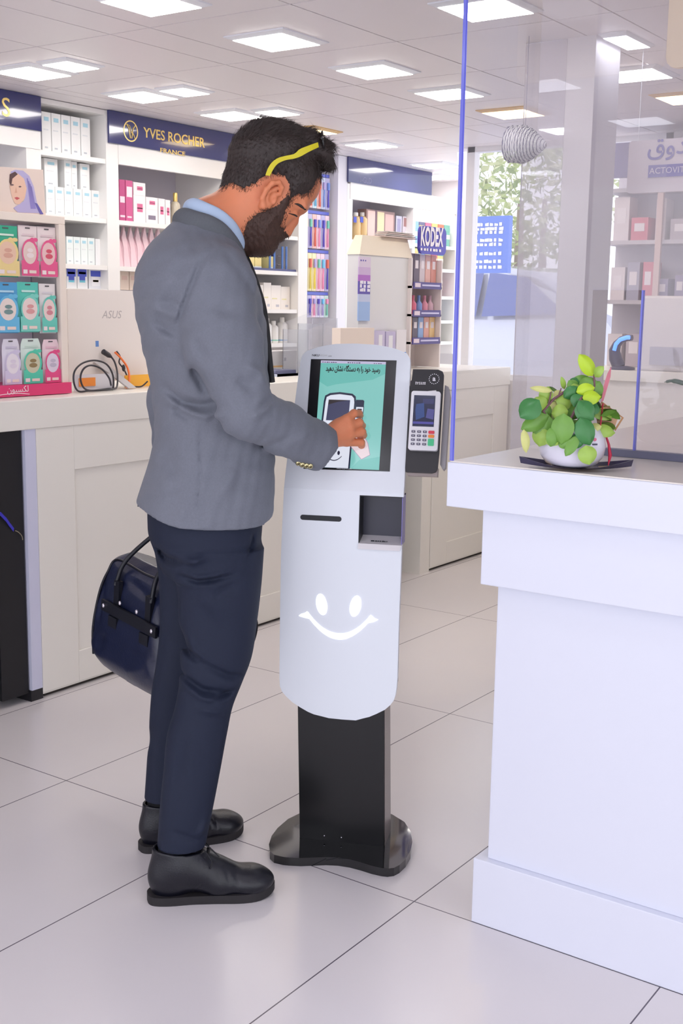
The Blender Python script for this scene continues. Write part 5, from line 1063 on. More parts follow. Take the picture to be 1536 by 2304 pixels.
# ears
for sg in (1, -1):
    e = lambda px, py, s: np.array([mm(px, py, .078)[0], -s * sg, mm(px, py, .078)[2]])
    B.chain([e(631, 436, .072), e(634, 422, .080), e(626, 411, .086), e(611, 413, .090), e(597, 428, .089), e(589, 447, .085), e(592, 464, .078), e(602, 466, .073)], [.0048, .005, .0052, .0054, .0054, .0052, .0075, .005], .004)
    B.chain([e(620, 424, .077), e(607, 434, .079), e(602, 448, .077)], [.0055, .006, .0055], .006); B.cone(e(612, 440, .066), e(604, 455, .070), .014, .011, .008)
    B.ell(e(613, 444, .084), (.0085, .009, .013), -.5, .004, cut=True); B.cone(e(619, 449, .074), e(617, 456, .074), .0045, .004, .004)
# neck, trunk and limbs
B.cone(a(452, 560), a(560, 455), .072, .060, .03); B.cone(a(430, 600), a(470, 520), .085, .07, .04)
B.loft([(.80, -.09, .09, -.13, .13), (.95, -.09, .10, -.13, .13), (1.15, -.07, .11, -.12, .12), (1.35, -.10, .10, -.15, .15), (1.46, -.09, .05, -.14, .14), (1.50, -.07, .04, -.10, .10)], k=.03)
for sg, sh in ((1, 1), (-1, -1)):
    y = lambda v: -v * sg
    B.chain([(.02 if sg > 0 else 0, y(.09), .84), (.01, y(.105), .50), (-.065, y(.125), .13)], [.070, .038, .030], .03)
    pass
SHr, ELm, ELr, WRr = mm(492, 640, .165), mm(505, 785, .20), mm(555, 925, .215), mm(708, 1002, .092)
B.chain([SHr, ELm, ELr, WRr], [.050, .036, .028, .026], .02)
SHl = np.array([mm(480, 640, 0)[0], .165, SHr[2]]); ELl = mm(392, 905, -.27) + np.array([.0, 0, 0]); WRl = np.array([-.04, .345, .90])
B.chain([SHl, ELl, WRl], [.055, .04, .027], .02)
# right hand, back of the hand to the camera, forefinger on the screen
hp = lambda px, py, s: mm(px, py, s)
W0 = hp(738, 985, .072)
B.cone(WRr, W0, .027, .025, .01, sq=(1, 1.25, 1))
mcp = [hp(780, 944, .066), hp(786, 960, .072), hp(785, 978, .070), hp(779, 994, .062)]
for q, r in zip(mcp, (.0125, .0128, .0122, .0112)): B.cone(W0, q, .021, r, .012)
B.ell(hp(765, 968, .062), (.028, .013, .026), 0, .015)
B.chain([mcp[0], hp(796, 930, .056), hp(807, 930, .040), hp(811, 935, .026)], [.0118, .0095, .0085, .0072], .004)
B.chain([mcp[1], hp(808, 951, .060), hp(814, 958, .040), hp(806, 964, .024)], [.0120, .0100, .0088, .0078], .004)
B.chain([mcp[2], hp(814, 972, .058), hp(817, 979, .038), hp(806, 983, .022)], [.0115, .0098, .0086, .0076], .004)
B.chain([mcp[3], hp(812, 996, .052), hp(814, 1003, .034), hp(803, 1006, .022)], [.0108, .0092, .0080, .0072], .004)
B.chain([hp(748, 985, .050), hp(768, 980, .034), hp(786, 968, .026), hp(797, 955, .022)], [.015, .0125, .0105, .0085], .008)
for q, w in ((mm(815, 962, .075), 0),): pass
# left hand closed on the bag handle
H = WRl; B.cone(H, H + np.array([.005, 0, -.055]), .026, .030, .01, sq=(1, 1.4, 1))
for i in range(4):
    x0 = -.065 + .020 * i; B.chain([np.array([x0, .335, .835]), np.array([x0, .327, .800]), np.array([x0, .345, .786]), np.array([x0, .362, .80])], [.0105, .0095, .009, .008], .004)
B.chain([np.array([-.02, .35, .855]), np.array([-.004, .362, .825]), np.array([-.018, .372, .802])], [.012, .0105, .009], .005)
body = B.mesh('body', SKIN, man)
headf = B.f
# ---- hair and beard grow from the head surface
iz = int(np.searchsorted(B.z, 1.485)); ix0, ix1 = int(np.searchsorted(B.x, -.05)), int(np.searchsorted(B.x, .34)); iy0, iy1 = int(np.searchsorted(B.y, -.105)), int(np.searchsorted(B.y, .10))
def shell(poly, thick, name, m, extra=None, tmin=-.010, slope=.30):
    Hf = Field(B.x[ix0:ix1], B.y[iy0:iy1], B.z[iz:]); X, Y, Z = Hf.x[:, None, None], Hf.y[None, :, None], Hf.z[None, None, :]
    d = inpoly(fz(poly), Hf.x[:, None], Hf.z[None, :])[:, None, :]; t = np.clip(d * slope, tmin, thick(X, Y, Z)); nz = .0011 * np.sin(X * 420 + Z * 260) * np.sin(Y * 390 + Z * 310 + 1.3) + .0008 * np.sin(X * 900 - Z * 700 + Y * 500)
    Hf.f = (headf[ix0:ix1, iy0:iy1, iz:] - t + nz * (d > 0)).astype(np.float32)
    if extra: extra(Hf)
    return Hf.mesh(name, m, man)
HAIR = mat('hair_dark', (44, 32, 28), .55, noise=.35, nscale=120); BEARD = mat('beard_brown', (66, 42, 32), .6, noise=.35, nscale=150)
hp_ = [(496, 424), (512, 414), (541, 430), (564, 418), (581, 404), (592, 398), (609, 400), (627, 402), (638, 418), (641, 440), (637, 460), (652, 444), (684, 440), (694, 424), (703, 404), (714, 394), (724, 422), (800, 380), (770, 230), (560, 220), (470, 320), (480, 400)]
def hth(X, Y, Z): u = np.clip((Z - 1.70) / .06, 0, 1); v = np.clip((X - .14) / .1, 0, 1); return .007 + .010 * u * u * (3 - 2 * u) + .006 * v * u
def quiff(Hf):
    for y, dx in ((-.038, -4), (-.02, 0), (0, 3), (.02, 1), (.038, -4)):
        p = [mm(690 + dx, 318), mm(722 + dx, 345), mm(742 + dx, 374)]; Hf.chain([(q[0], y, q[2]) for q in p], [.024, .020, .008], .012)
hair = shell(hp_, hth, 'hair', HAIR, quiff)
bp_ = [(566, 486), (590, 479), (613, 467), (627, 451), (639, 444), (640, 460), (633, 480), (626, 498), (624, 512), (640, 521), (648, 534), (640, 546), (627, 550), (640, 600), (520, 600), (536, 552), (540, 526), (549, 503)]
def bth(X, Y, Z): return .009 + .006 * np.clip((1.57 - Z) / .04, 0, 1)
def chinb(Hf):
    Hf.ell(mm(628, 532), (.012, .022, .008), FA, .006); Hf.ell(mm(583, 545), (.038, .040, .026), -.35, .02); Hf.ell(mm(565, 548), (.028, .036, .024), -.3, .02)
beard = shell(bp_, bth, 'beard', BEARD, chinb)
def strands(src, name, m, n, L, dirf, seed, wid=.0006, lift=.5, zmin=None):
    me = src.data; N = len(me.vertices); co = np.empty(N * 3, np.float32); me.vertices.foreach_get('co', co); co = co.reshape(-1, 3); nv = np.empty(N * 3, np.float32)
    me.vertices.foreach_get('normal', nv); nv = nv.reshape(-1, 3); r = np.random.RandomState(seed); pick = r.choice(N, n); V, F = [], []
    c0 = co.mean(0)
    for i in pick:
        p, q = co[i], nv[i]
        if q @ (p - c0) < 0: q = -q
        l = L(p) * r.uniform(.6, 1.3)
        if l <= 0: continue
        d = dirf(p) + r.normal(0, .35, 3); d -= q * (d @ q); d /= np.linalg.norm(d) + 1e-9; d1 = d * (1 - lift) + q * lift; d2 = d + q * lift * .4; s_ = np.cross(q, d); s_ /= np.linalg.norm(s_) + 1e-9
        o = len(V); P0 = p - q * .002; P1 = P0 + d1 * l * .5; P2 = P1 + d2 / np.linalg.norm(d2) * l * .5; w = wid * r.uniform(.7, 1.4)
        V += [P0 + s_ * w, P0 - s_ * w, P0 + q * w, P1 + s_ * w * .8, P1 - s_ * w * .8, P1 + q * w * .8, P2]; F += [(o, o + 1, o + 4, o + 3), (o + 1, o + 2, o + 5, o + 4), (o + 2, o, o + 3, o + 5), (o + 3, o + 4, o + 6), (o + 4, o + 5, o + 6), (o + 5, o + 3, o + 6)]
    k = MB(); k.raw([tuple(map(float, v)) for v in V], F, m); return k.build(name, src, local=True)
topz = mm(650, 330)[2]; qx = mm(700, 340)[0]
strands(hair, 'hair_strands', HAIR, 12000, lambda p: .012 + (.012 if p[2] > topz else 0) + (.012 if p[0] > qx and p[2] > 1.68 else 0), lambda p: np.array([.8, 0, .35]) if p[2] > topz - .02 else np.array([-.25, 0, -1.0]), 3, wid=.0006, lift=.30)
strands(beard, 'beard_hair', BEARD, 5000, lambda p: .011, lambda p: np.array([.15, 0, -1.0]), 4, wid=.0006, lift=.45)
def fringe(poly, name, m, n, L, dv, seed, lo=-.011, hi=.004):
    me = body.data; N = len(me.vertices); co = np.empty(N * 3, np.float32); me.vertices.foreach_get('co', co); co = co.reshape(-1, 3); nv = np.empty(N * 3, np.float32); me.vertices.foreach_get('normal', nv); nv = nv.reshape(-1, 3)
    ok = (co[:, 2] > 1.49) & (co[:, 0] < .335) & (np.abs(co[:, 1]) > .02); d = inpoly(fz(poly), co[:, 0], co[:, 2]); r = np.random.RandomState(seed); ok &= (d > lo) & (d < hi) & (r.rand(N) < np.clip(1 + (d / -lo), 0, 1) ** 1.3); I = np.nonzero(ok)[0]; I = r.choice(I, min(n, len(I)), replace=False); k = MB(); cc_ = np.array([.16, 0, 1.66]); V, F = [], []
    ear = [(586, 472), (586, 440), (600, 404), (636, 402), (640, 425), (622, 468), (604, 476)]
    I = I[inpoly(fz(ear), co[I, 0], co[I, 2]) < 0]
    for i in I:
        p, q = co[i], nv[i]; q = q if q @ (p - cc_) > 0 else -q; t_ = np.array(dv) + r.normal(0, .3, 3); t_ -= q * (t_ @ q); t_ /= np.linalg.norm(t_); s_ = np.cross(q, t_); l = L * r.uniform(.6, 1.3); o = len(V); w = .00045
        V += [p + s_ * w, p - s_ * w, p + q * w * 1.5, p + t_ * l + q * l * .28]; F += [(o, o + 1, o + 3), (o + 1, o + 2, o + 3), (o + 2, o, o + 3)]
    k.raw([tuple(map(float, v)) for v in V], F, m); return k.build(name, man, local=True)
fringe(hp_, 'hair_fringe', HAIR, 2600, .006, (-.2, 0, -1), 5)
fringe(bp_, 'beard_fringe', BEARD, 1600, .005, (.2, 0, -1), 6)
def surf(px, py, out=.0):
    """the point of the head's near side that shows at a place in the profile"""
    sv = .03
    for _ in range(5):
        p = mm(px, py, sv); a, b = int(np.argmin(np.abs(B.x - p[0]))), int(np.argmin(np.abs(B.z - p[2]))); col = headf[a, :, b]; I = np.nonzero(col < 0)[0]
        if len(I) == 0: sv *= .6; continue
        i0 = I[0]; t = col[i0 - 1] / (col[i0 - 1] - col[i0]) if i0 > 0 else 0; sv = -(B.y[i0 - 1] + (B.y[i0] - B.y[i0 - 1]) * t)
    return mm(px, py, sv + out)
def both(k, pts, r, m, out=.0, n=6):
    P = [surf(a, b, out) for a, b in pts]
    for sg in (1, -1): k.tube(smooth([(p[0], p[1] * sg, p[2]) for p in P], 3), list(np.interp(np.linspace(0, 1, (len(P) - 1) * 3 + 1), np.linspace(0, 1, len(r)), r)), m, n)
k = MB(); both(k, [(662, 458), (670, 460), (679, 465), (687, 471)], [.0012, .0026, .0034, .0026], HAIR); k.build('eyebrow', man, local=True)
LS = mat('lash', (34, 22, 20), .6); k = MB(); both(k, [(649, 480), (656, 482), (663, 484), (668, 487)], [.0008, .0014, .0019, .0016], LS); k.build('eyelashes', man, local=True)
k = MB(); both(k, [(634, 527), (637, 526), (641, 527)], [.0010, .0022, .0010], mat('nostril', (70, 30, 24), .8)); k.build('nostril', man, local=True)
# ---- blazer
J = Field(axis((-.215, .345, .0045)), axis((-.30, .39, .0055)), axis((.86, 1.62, .0045)))
J.loft([(.872, -.160, .158, -.178, .178), (.93, -.150, .166, -.176, .176), (1.0, -.128, .168, -.166, .166), (1.09, -.110, .164, -.158, .158), (1.17, -.114, .156, -.163, .163), (1.25, -.127, .150, -.178, .178), (1.335, -.145, .145, -.192, .192), (1.42, -.153, .126, -.200, .200),
        (1.466, -.144, .108, -.192, .192), (1.505, -.124, .092, -.165, .165), (1.54, -.092, .074, -.11, .11), (1.572, -.055, .045, -.075, .075)], p=2.35, k=0)
J.chain([SHr, ELm, ELr], [.078, .076, .058], .035, sq=(1, 1.28, 1)); FM = mm(640, 966, .148); J.chain([ELr, FM, WRr, WRr + (WRr - FM) * .6], [.058, .056, .053, .052], .02, sq=(1, 1.12, 1))
J.chain([SHl, ELl, WRl], [.078, .062, .046], .035, sq=(1, 1.2, 1)); J.cone(WRl, WRl + np.array([0, 0, -.05]), .036, .036, .0, cut=True)
hd = (WRr - FM) / np.linalg.norm(WRr - FM); rr, X, Y, Z = J.sub(WRr - .14, WRr + .14); pd = (X - WRr[0]) * hd[0] + (Y - WRr[1]) * hd[1] + (Z - WRr[2]) * hd[2] - .020; J.f[rr] = np.where((pd < .12), np.maximum(J.f[rr], pd), J.f[rr]); J.cone(WRr + hd * .010, WRr + hd * .09, .041, .041, .003, cut=True, sq=(1, 1.12, 1))
for s_, P, w, dp in ((.15, [(345, 722), (375, 742), (404, 757)], .010, .005), (.15, [(350, 676), (412, 692)], .012, .003), (.15, [(345, 705), (404, 738)], .009, .003), (.15, [(378, 877), (412, 908), (450, 915), (486, 906)], .012, .009), (.15, [(376, 895), (418, 925), (464, 935), (494, 922)], .010, -.005), (.15, [(392, 920), (430, 942)], .010, .006),
                    (.15, [(425, 812), (462, 884)], .010, .006), (.2, [(434, 756), (458, 812)], .010, .005), (.2, [(540, 818), (577, 836), (590, 860)], .009, -.006), (.2, [(524, 846), (560, 872)], .012, .007), (.2, [(552, 934), (600, 898)], .008, -.006), (.2, [(560, 925), (606, 888)], .007, .008), (.2, [(572, 945), (612, 915)], .010, .004),
                    (.2, [(500, 560), (560, 640), (585, 720)], .012, .003), (.15, [(452, 935), (448, 1100), (438, 1150)], .003, .0022), (.15, [(484, 1122), (527, 1050)], .016, -.005), (.15, [(380, 1000), (395, 1090)], .016, .004), (.2, [(484, 552), (450, 592), (424, 655), (405, 720), (402, 742)], .006, .004), (.2, [(470, 690), (520, 700)], .012, .003), (.2, [(590, 1010), (650, 985)], .010, .003), (.2, [(650, 1000), (700, 975)], .012, -.003)):
    J.crease(fz(P, s_), w, dp * 2.0)
Xj, Yj, Zj = J.x[:, None, None], J.y[None, :, None], J.z[None, None, :]; J.f = (J.f + .0016 * np.sin(Xj * 62 + Zj * 31 + 1) * np.sin(Zj * 74 - Xj * 30 + Yj * 22) + .0011 * np.sin(Xj * 120 - Zj * 95) * np.sin(Zj * 45 + Xj * 80 + Yj * 60)).astype(np.float32)
# hem: cut level with the trousers, higher at the back vent
X, Z = J.x[:, None, None], J.z[None, None, :]; hem = spl(np.array([-.25, -.14, -.10, 0, .10, .15, .25, .6]), np.array([.93, .915, .898, .886, .884, .892, .94, .94]), J.x)[:, None, None]
J.f = np.maximum(J.f, np.where(Z < 1.0, (hem - Z) * .9, -1)); Yg = J.y[None, :, None]
# open front: the two fronts part below the button
XJ = mat('blazer_grey', (111, 115, 126), .75, noise=.12, nscale=220, bump=.35, bscale=900, sheen=.08)
J.cone((.0, 0, 1.60), (.05, 0, 1.52), .055, .060, .01, cut=True)
jacket = J.mesh('blazer', XJ, man)
# collar, lapel edge, shirt collar
Cc = Field(axis((-.10, .18, .003)), axis((-.14, .14, .003)), axis((1.40, 1.64, .003)))
for sg in (1, -1):
    P = [mm(408, 496, .0), mm(416, 493, .045), mm(438, 500, .078), mm(472, 511, .095), mm(505, 532, .094), mm(532, 562, .078), mm(550, 598, .056)]; P = [np.array([p[0], p[1] * sg, p[2]]) for p in P]
    P = [np.array(q) for q in smooth(P, 5)]; Cc.chain(P, list(np.interp(np.linspace(0, 1, len(P)), [0, .6, 1], [.019, .019, .010])), .004, sq=(1, 1.7, .8))
Cc.mesh('collar', mat('collar_grey', (92, 96, 102), .75, noise=.12, nscale=220, bump=.3, bscale=900), jacket)
Sc = Field(axis((-.08, .16, .003)), axis((-.11, .11, .003)), axis((1.44, 1.66, .003)))
for sg in (1, -1):
    P = [mm(428, 474, .0), mm(438, 472, .040), mm(462, 482, .066), mm(492, 497, .077), mm(518, 520, .073), mm(534, 548, .056)]; P = [np.array(q) for q in smooth([np.array([p[0], p[1] * sg, p[2]]) for p in P], 5)]; Sc.chain(P, [.017] * len(P), .004, sq=(1, 2.0, .7))
Sc.mesh('shirt_collar', mat('shirt_blue', (178, 198, 224), .7, bump=.2, bscale=800), man)
k = MB(); LB = mat('lining_black', (16, 16, 20), .6)
P = fz([(545, 580), (556, 606), (570, 645), (583, 690), (590, 737), (594, 790), (597, 830), (599, 856)]); 
for y in (-.012, .012): k.tube(smooth([(f + .003 + .004 * max(0, 1 - i / 4), y * (1 + i * .6), z) for i, (f, z) in enumerate(P)]), .0075, LB, 8)
k.build('front_edge', jacket, local=True)
# vent flap at the back
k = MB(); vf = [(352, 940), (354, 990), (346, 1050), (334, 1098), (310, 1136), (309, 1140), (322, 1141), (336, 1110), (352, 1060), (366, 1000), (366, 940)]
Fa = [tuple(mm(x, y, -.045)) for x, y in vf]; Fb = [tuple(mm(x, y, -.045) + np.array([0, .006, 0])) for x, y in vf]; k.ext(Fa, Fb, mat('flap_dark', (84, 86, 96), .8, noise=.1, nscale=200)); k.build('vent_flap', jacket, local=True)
# sleeve buttons
gb = mat('button_pewter', (206, 196, 150), .25, metal=.8)
for px, py in ((671, 1042), (680, 1046), (689, 1048), (698, 1049)):
    c = mm(px, py, .130); k = MB(); R_ = Matrix.Rotation(.5, 3, 'X'); k.ball(c, (.0068, .0045, .0072), gb, 10, R=R_); k.ball(c + np.array([0, -.002, 0]), (.0038, .0038, .0045), mat('button_dark', (110, 100, 70), .3, metal=.8), 8); k.build('sleeve_button', jacket, local=True)
# ---- trousers
Tr = Field(axis((-.185, .185, .0045)), axis((-.235, .205, .005)), axis((.10, .985, .0045)))
Tr.loft([(.76, -.098, .120, -.165, .165), (.80, -.112, .130, -.172, .172), (.86, -.128, .138, -.170, .170), (.92, -.125, .140, -.160, .160), (.975, -.10, .138, -.145, .145)], k=0)
Tr.loft([(.13, -.125, -.012, -.192, -.088), (.17, -.122, -.004, -.193, -.085), (.24, -.116, .010, -.193, -.08), (.31, -.108, .024, -.190, -.074), (.40, -.097, .042, -.184, -.062), (.46, -.078, .056, -.178, -.052), (.51, -.068, .077, -.174, -.044), (.56, -.064, .098, -.172, -.034), (.66, -.066, .116, -.172, -.018), (.74, -.070, .126, -.174, -.004), (.83, -.105, .133, -.172, .0)], p=2.1, k=.012)
Tr.loft([(.138, -.138, -.030, .075, .170), (.22, -.132, -.015, .068, .170), (.34, -.124, .012, .058, .170), (.43, -.117, .036, .046, .168), (.50, -.106, .058, .034, .168), (.61, -.096, .082, .020, .168), (.73, -.099, .105, .006, .172), (.83, -.115, .130, .0, .172)], p=2.1, k=.012)
for P, w, dp in (([(397, 1251), (430, 1250), (455, 1240)], .008, -.006), ([(404, 1288), (440, 1297), (472, 1292), (520, 1281)], .007, .006), ([(404, 1280), (440, 1287), (500, 1275)], .007, -.004), ([(407, 1420), (417, 1457), (444, 1478)], .009, .008), ([(416, 1415), (430, 1450), (460, 1470)], .008, -.004), ([(458, 1481), (508, 1505), (536, 1512)], .008, .005),
                 ([(403, 1512), (448, 1538), (512, 1542)], .009, .007), ([(404, 1524), (450, 1550), (500, 1560)], .009, -.005), ([(471, 1556), (518, 1542)], .006, .007), ([(440, 1572), (500, 1585)], .010, -.004), ([(568, 1200), (566, 1220), (551, 1245)], .004, .004), ([(356, 1241), (376, 1264), (404, 1255)], .010, .008), ([(470, 1330), (530, 1300)], .014, .003), ([(440, 1350), (500, 1420)], .018, .003), ([(455, 1815), (440, 1850)], .008, -.004), ([(380, 1840), (440, 1862)], .008, .003), ([(410, 1640), (395, 1760)], .012, .003)):
    Tr.crease(fz(P, .11), w, dp * 2.0)
Tr.crease(fz([(345, 1640), (340, 1700)], -.1), .010, .004, ymin=0, ymax=1)
NAV = mat('trouser_navy', (11, 23, 48), .75, noise=.15, nscale=260, bump=.25, bscale=1200)
Tr.mesh('trousers', NAV, man)
# ---- socks and shoes
def foot(heel, toe):
    h, t_ = Vector((heel[0], heel[1], 0)), Vector((toe[0], toe[1], 0)); d = t_ - h; a_ = math.atan2(d.y, d.x); o = thing('shoe', None, None); o.parent = man
    o.matrix_basis = Matrix.Translation(h) @ Matrix.Rotation(a_, 4, 'Z') @ Matrix.Scale(d.length / .30, 4); return o
LE = mat('shoe_leather', (14, 15, 26), .33, noise=.15, nscale=60, bump=.2, bscale=300); SO = mat('shoe_sole', (36, 33, 36), .7); SK_ = mat('sock_black', (12, 12, 18), .9)
h1 = mm(338, 2012, .145); t1 = mm(612, 1996, .155); nf = foot((-.146, -.142), (.152, -.158)); ff = foot((-.150, .125), (.125, .185))
Sh = Field(axis((-.02, .32, .003)), axis((-.07, .07, .003)), axis((.0, .16, .003)))
Sh.ell((.052, 0, .055), (.052, .036, .062), 0, 0); Sh.cone((.054, 0, .07), (.062, 0, .150), .043, .045, .02, sq=(.88, 1.12, 1)); Sh.cone((.085, 0, .10), (.15, 0, .06), .042, .040, .03); Sh.cone((.085, 0, .075), (.175, 0, .045), .044, .040, .03, sq=(1, 1, 1.05)); Sh.cone((.17, .0, .042), (.235, 0, .036), .043, .040, .02, sq=(1, .92, 1.15)); Sh.ell((.243, -.002, .036), (.054, .047, .030), 0, .02)
Sh.cone((.058, 0, .120), (.062, 0, .20), .037, .040, .003, cut=True, sq=(.9, 1.15, 1)); Xs, Zs = Sh.x[:, None, None], Sh.z[None, None, :]; Sh.f = np.maximum(Sh.f, np.maximum(.017 - Zs, Zs - (.132 - .10 * np.clip(Xs - .02, 0, .2))))
for P in ([(.16, .085), (.165, .05)], [(.18, .08), (.19, .045)], [(.20, .075), (.21, .04)]): Sh.crease(P, .005, .0018, ymin=-1, ymax=1)
for P in ([(.118, .11), (.125, .06), (.10, .024)],): Sh.crease(P, .002, .0012, ymin=-1, ymax=1)
def sole(mb):
    o = [(-.004, 0), (.000, -.020), (.014, -.033), (.05, -.039), (.10, -.038), (.16, -.043), (.21, -.049), (.25, -.046), (.280, -.033), (.296, -.012), (.298, .006), (.289, .024), (.262, .040), (.22, .045), (.16, .040), (.10, .035), (.05, .037), (.014, .031), (.000, .018)]
    P = smooth([(x, y, 0) for x, y in o] + [(-.006, 0, 0)], 3)[:-1]; lo = [(x, y, .0 + .012 * max(0, (x - .24) / .06) ** 2) for x, y, _ in P]; hi = [(x, y, .0205 + .008 * max(0, (x - .2) / .1) ** 2) for x, y, _ in P]; md = [(x, y, .004 + .012 * max(0, (x - .24) / .06) ** 2) for x, y, _ in P]
    mb.ext(lo, hi, SO)
upper0 = None
for i, fo_ in enumerate((nf, ff)):
    if upper0 is None:
        upper0 = Sh.mesh('upper', LE, fo_); k = MB(); sole(k); s0 = k.build('sole', fo_, local=True, bevel=.0015); k = MB()
        for j, (x, z) in enumerate(((.112, .131), (.127, .127), (.142, .119))): k.tube([(x - .006, -.024, z - .010), (x + .002, 0, z + .003), (x - .006, .024, z - .010)], .0026, mat('lace', (20, 20, 26), .7), 6)
        k.tube(smooth([(.112, 0, .138), (.128, -.024, .130), (.146, -.040, .108), (.142, -.044, .090)]), .0016, mat('lace', (20, 20, 26), .7), 6); k.tube(smooth([(.112, 0, .138), (.138, -.016, .134), (.164, -.030, .112)]), .0016, mat('lace', (20, 20, 26), .7), 6); k.tube(smooth([(.112, 0, .138), (.128, .024, .132), (.144, .036, .11)]), .0016, mat('lace', (20, 20, 26), .7), 6); l0 = k.build('laces', fo_, local=True)
        k = MB(); k.tube([(.056, 0, .07), (.060, 0, .12), (.066, 0, .20)], [.037, .038, .036], SK_, 18); c0 = k.build('sock', fo_, local=True)
    else:
        for q in (upper0, s0, l0, c0): c = q.copy(); COL.objects.link(c); c.parent = fo_
# ================================================================== sunglasses pushed up on the head
YEL = mat('temple_yellow', (214, 200, 20), .3); sgl = thing('sunglasses', 'yellow-armed sunglasses pushed up over the dark hair', 'sunglasses', tuple(MO_ + np.array([0, 0, 1.70])), math.atan2(MF[1], MF[0])); OFF = np.array([0, 0, 1.70])
def G(px, py, s): return tuple(mm(px, py, abs(s)) * np.array([1, (1 if s > 0 else -1), 1]) - OFF)
for sg in (1, -1):
    top = [(597, 394), (604, 376), (614, 363), (624, 356), (645, 350), (664, 345), (672, 337), (690, 329), (715, 320)]; bot = [(607, 396), (614, 382), (624, 369), (640, 361), (665, 356), (676, 352), (692, 343), (717, 331)]
    S_ = [.096, .096, .0955, .095, .094, .093, .091, .088, .082]; k = MB(); n = 20
    def res(P, n): 
        P = np.array(P, float); d = np.r_[0, np.cumsum(np.hypot(*np.diff(P, axis=0).T))]; q = np.linspace(0, d[-1], n); return np.stack([spl(d, P[:, 0], q), spl(d, P[:, 1], q)], 1)
    A_, B_2 = res(top, n), res(bot, n); ss = np.interp(np.linspace(0, 1, n), np.linspace(0, 1, 9), S_)
    rs = []
    for i in range(n):
        a_, b_ = np.array(G(A_[i][0], A_[i][1], ss[i])), np.array(G(B_2[i][0], B_2[i][1], ss[i])); a_[1] *= sg; b_[1] *= sg; t_ = np.array([0, .0028 * sg, 0]); rs.append([tuple(a_), tuple(b_), tuple(b_ + t_), tuple(a_ + t_)])
    k.rings(rs, YEL, smooth=False); k.build('temple', sgl, local=True)
k = MB(); c = np.array(G(704, 326, .0)); FRb = mat('frame_black', (22, 20, 22), .25)
R_ = lambda y, v: (np.array(G(722, 322, 0)) * [1, 0, 1] + np.array([-.010 * (abs(y) / .08) ** 2 * 1.5 - v * .25 * .5, y, v * 1.0]))
for sg in (1, -1):
    lens = [tuple(R_(sg * .038 + .028 * math.cos(a_), -.004 + .024 * math.sin(a_))) for a_ in [2 * PI * i / 24 for i in range(25)]]; k.tube(lens, .0028, FRb, 6)
k.tube([tuple(R_(-.012, .006)), tuple(R_(0, .009)), tuple(R_(.012, .006))], .0028, FRb, 6)
for sg in (1, -1): k.tube([tuple(R_(sg * .064, .004)), tuple(R_(sg * .080, .0))], .0030, FRb, 6)
k.build('frame', sgl, local=True); k = MB()
for sg in (1, -1): k.poly([tuple(R_(sg * .038 + .027 * math.cos(a_), -.004 + .023 * math.sin(a_))) for a_ in [2 * PI * i / 24 for i in range(24)]], mat('lens_dark', (18, 18, 20), .05))
k.build('lens', sgl, local=True)
# ================================================================== leather bag in his left hand
bc = MO_ + MF * -.088 + MS * -.38; ad = MF * .5 + MS * .87; ad /= np.linalg.norm(ad); ang = math.atan2(ad[1], ad[0])
bag = thing('leather_bag', 'dark navy leather travel bag hanging from his left hand behind the legs', 'bag', M=Matrix.Translation(tuple(bc + np.array([0, 0, .380]))) @ Matrix.Rotation(ang, 4, 'Z') @ Matrix.Rotation(.10, 4, 'Y'))
LEA = mat('bag_leather', (26, 32, 58), .30, noise=.2, nscale=30, bump=.25, bscale=160, coat=.15); LD = mat('bag_trim', (14, 16, 28), .45)
Bg = Field(axis((-.26, .26, .005)), axis((-.15, .15, .005)), axis((-.03, .36, .005)))
Bg.loft([(0.0, -0.206, 0.206, -0.085, 0.085), (0.02, -0.223, 0.223, -0.098, 0.098), (0.1, -0.23, 0.23, -0.1, 0.1), (0.2, -0.218, 0.218, -0.086, 0.086), (0.26, -0.2, 0.2, -0.07, 0.07), (0.3, -0.174, 0.174, -0.048, 0.048), (0.318, -0.139, 0.139, -0.02, 0.02)], p=3.6, k=0)
for P, w, dp in (([(.10, .25), (.14, .15), (.17, .03)], .014, .006), ([(-.12, .24), (-.05, .18), (.0, .20)], .02, .006), ([(-.16, .05), (-.10, .10)], .02, .005), ([(.02, .04), (.10, .09), (.14, .05)], .02, -.004), ([(-.17, .24), (-.15, .12)], .012, .005), ([(-.05, .27), (.06, .25)], .012, .005)): Bg.crease(P, w, dp, ymin=-1, ymax=1)
Bg.mesh('bag_body', LEA, bag)
k = MB()
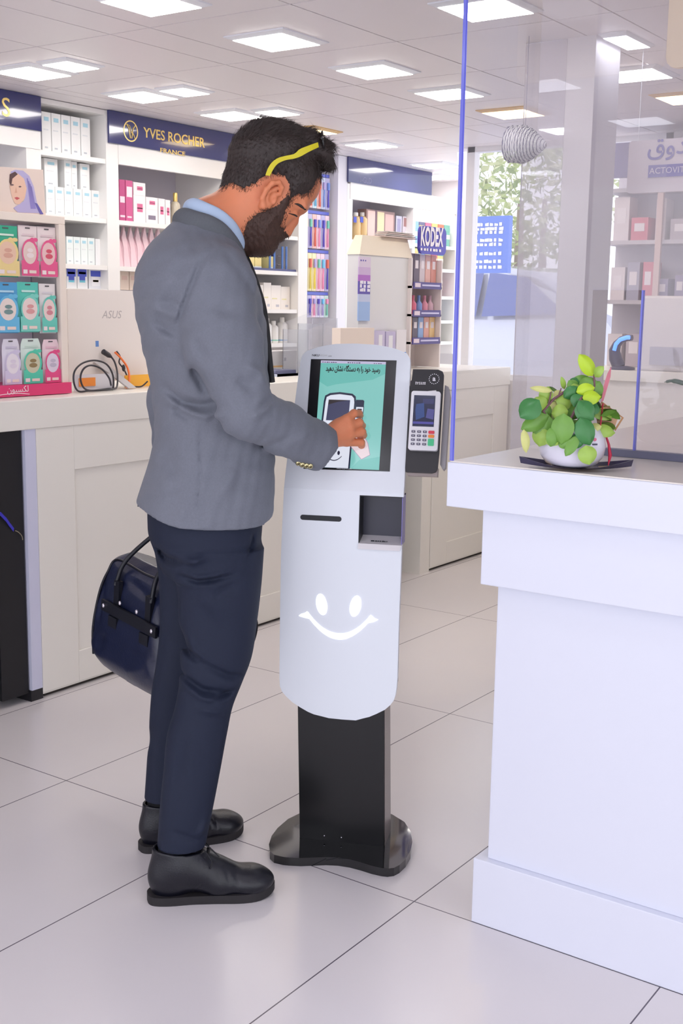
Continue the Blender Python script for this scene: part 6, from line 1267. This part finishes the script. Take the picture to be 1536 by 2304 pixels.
for sy in (-1, 1):
    k.tube(smooth([(x * 1.16 * .845, sy * y * .845, z) for x, y, z in ((-.19, .098, .02), (-.194, .100, .10), (-.186, .086, .20), (-.170, .070, .26), (-.147, .050, .300), (0, .058, .300), (.147, .050, .300), (.170, .070, .26), (.186, .086, .20), (.194, .100, .10), (.19, .098, .02))]), .0035, LD, 6)
k.build('piping', bag, local=True); k = MB()
for sy in (-1, 1):
    for sx in (-1, 1): k.box((sx * .075 - .02, sy * .092 - .006, .135), (sx * .075 + .02, sy * .092 + .006, .165), LD); k.box((sx * .075 - .012, sy * .070 - .006 + sy * .012, .16), (sx * .075 + .012, sy * .070 + .006 + sy * .012, .265), LD)
    k.box((-.13, sy * .094 - .005, .17), (.13, sy * .094 + .002, .20), LD)
k.build('strap', bag, local=True)
wl = bag.matrix_basis.inverted() @ Vector(tuple(MO_ + MF * -.035 + MS * -.345 + np.array([0, 0, .800])))
k = MB()
for sy in (-1, 1): k.tube(smooth([(-.085, sy * .085, .25), (-.075, sy * .06, .32), (wl.x - .05, sy * .012 + wl.y, wl.z - .02), (wl.x, sy * .008 + wl.y, wl.z), (wl.x + .05, sy * .012 + wl.y, wl.z - .02), (.075, sy * .06, .32), (.085, sy * .085, .25)]), .0065, LD, 8)
k.build('handle', bag, local=True)
for x, z in ((.115, .186), (.04, .215), (-.04, .215), (-.115, .186)):
    for sy in (-1, 1): k = MB(); k.ball((x, sy * (.101 if z < .2 else .098), z), (.006, .004, .006), mat('chrome', (220, 214, 224), .2, metal=.8), 10); k.build('stud', bag, local=True)
k = MB(); SSP = smooth([tuple(bag.matrix_basis.inverted() @ Vector(tuple(MO_ + MF * q[0] - MS * q[1] + np.array([0, 0, q[2]])))) for q in (mm(x, y, -.24) for x, y in ((540, 1340), (562, 1375), (575, 1402), (569, 1438), (556, 1462), (548, 1478)))])
k.tube(SSP, .007, LD, 6); k.tube([SSP[-1], tuple(Vector(SSP[-1]) + Vector((0, 0, -.025)))], [.005, .006], LD, 6); k.build('shoulder_strap', bag, local=True); k = MB(); k.tube([(-.205, .0, .06), (-.214, .002, .035), (-.212, .0, .0)], [.006, .007, .004], LD, 6); k.build('zip_pull', bag, local=True)
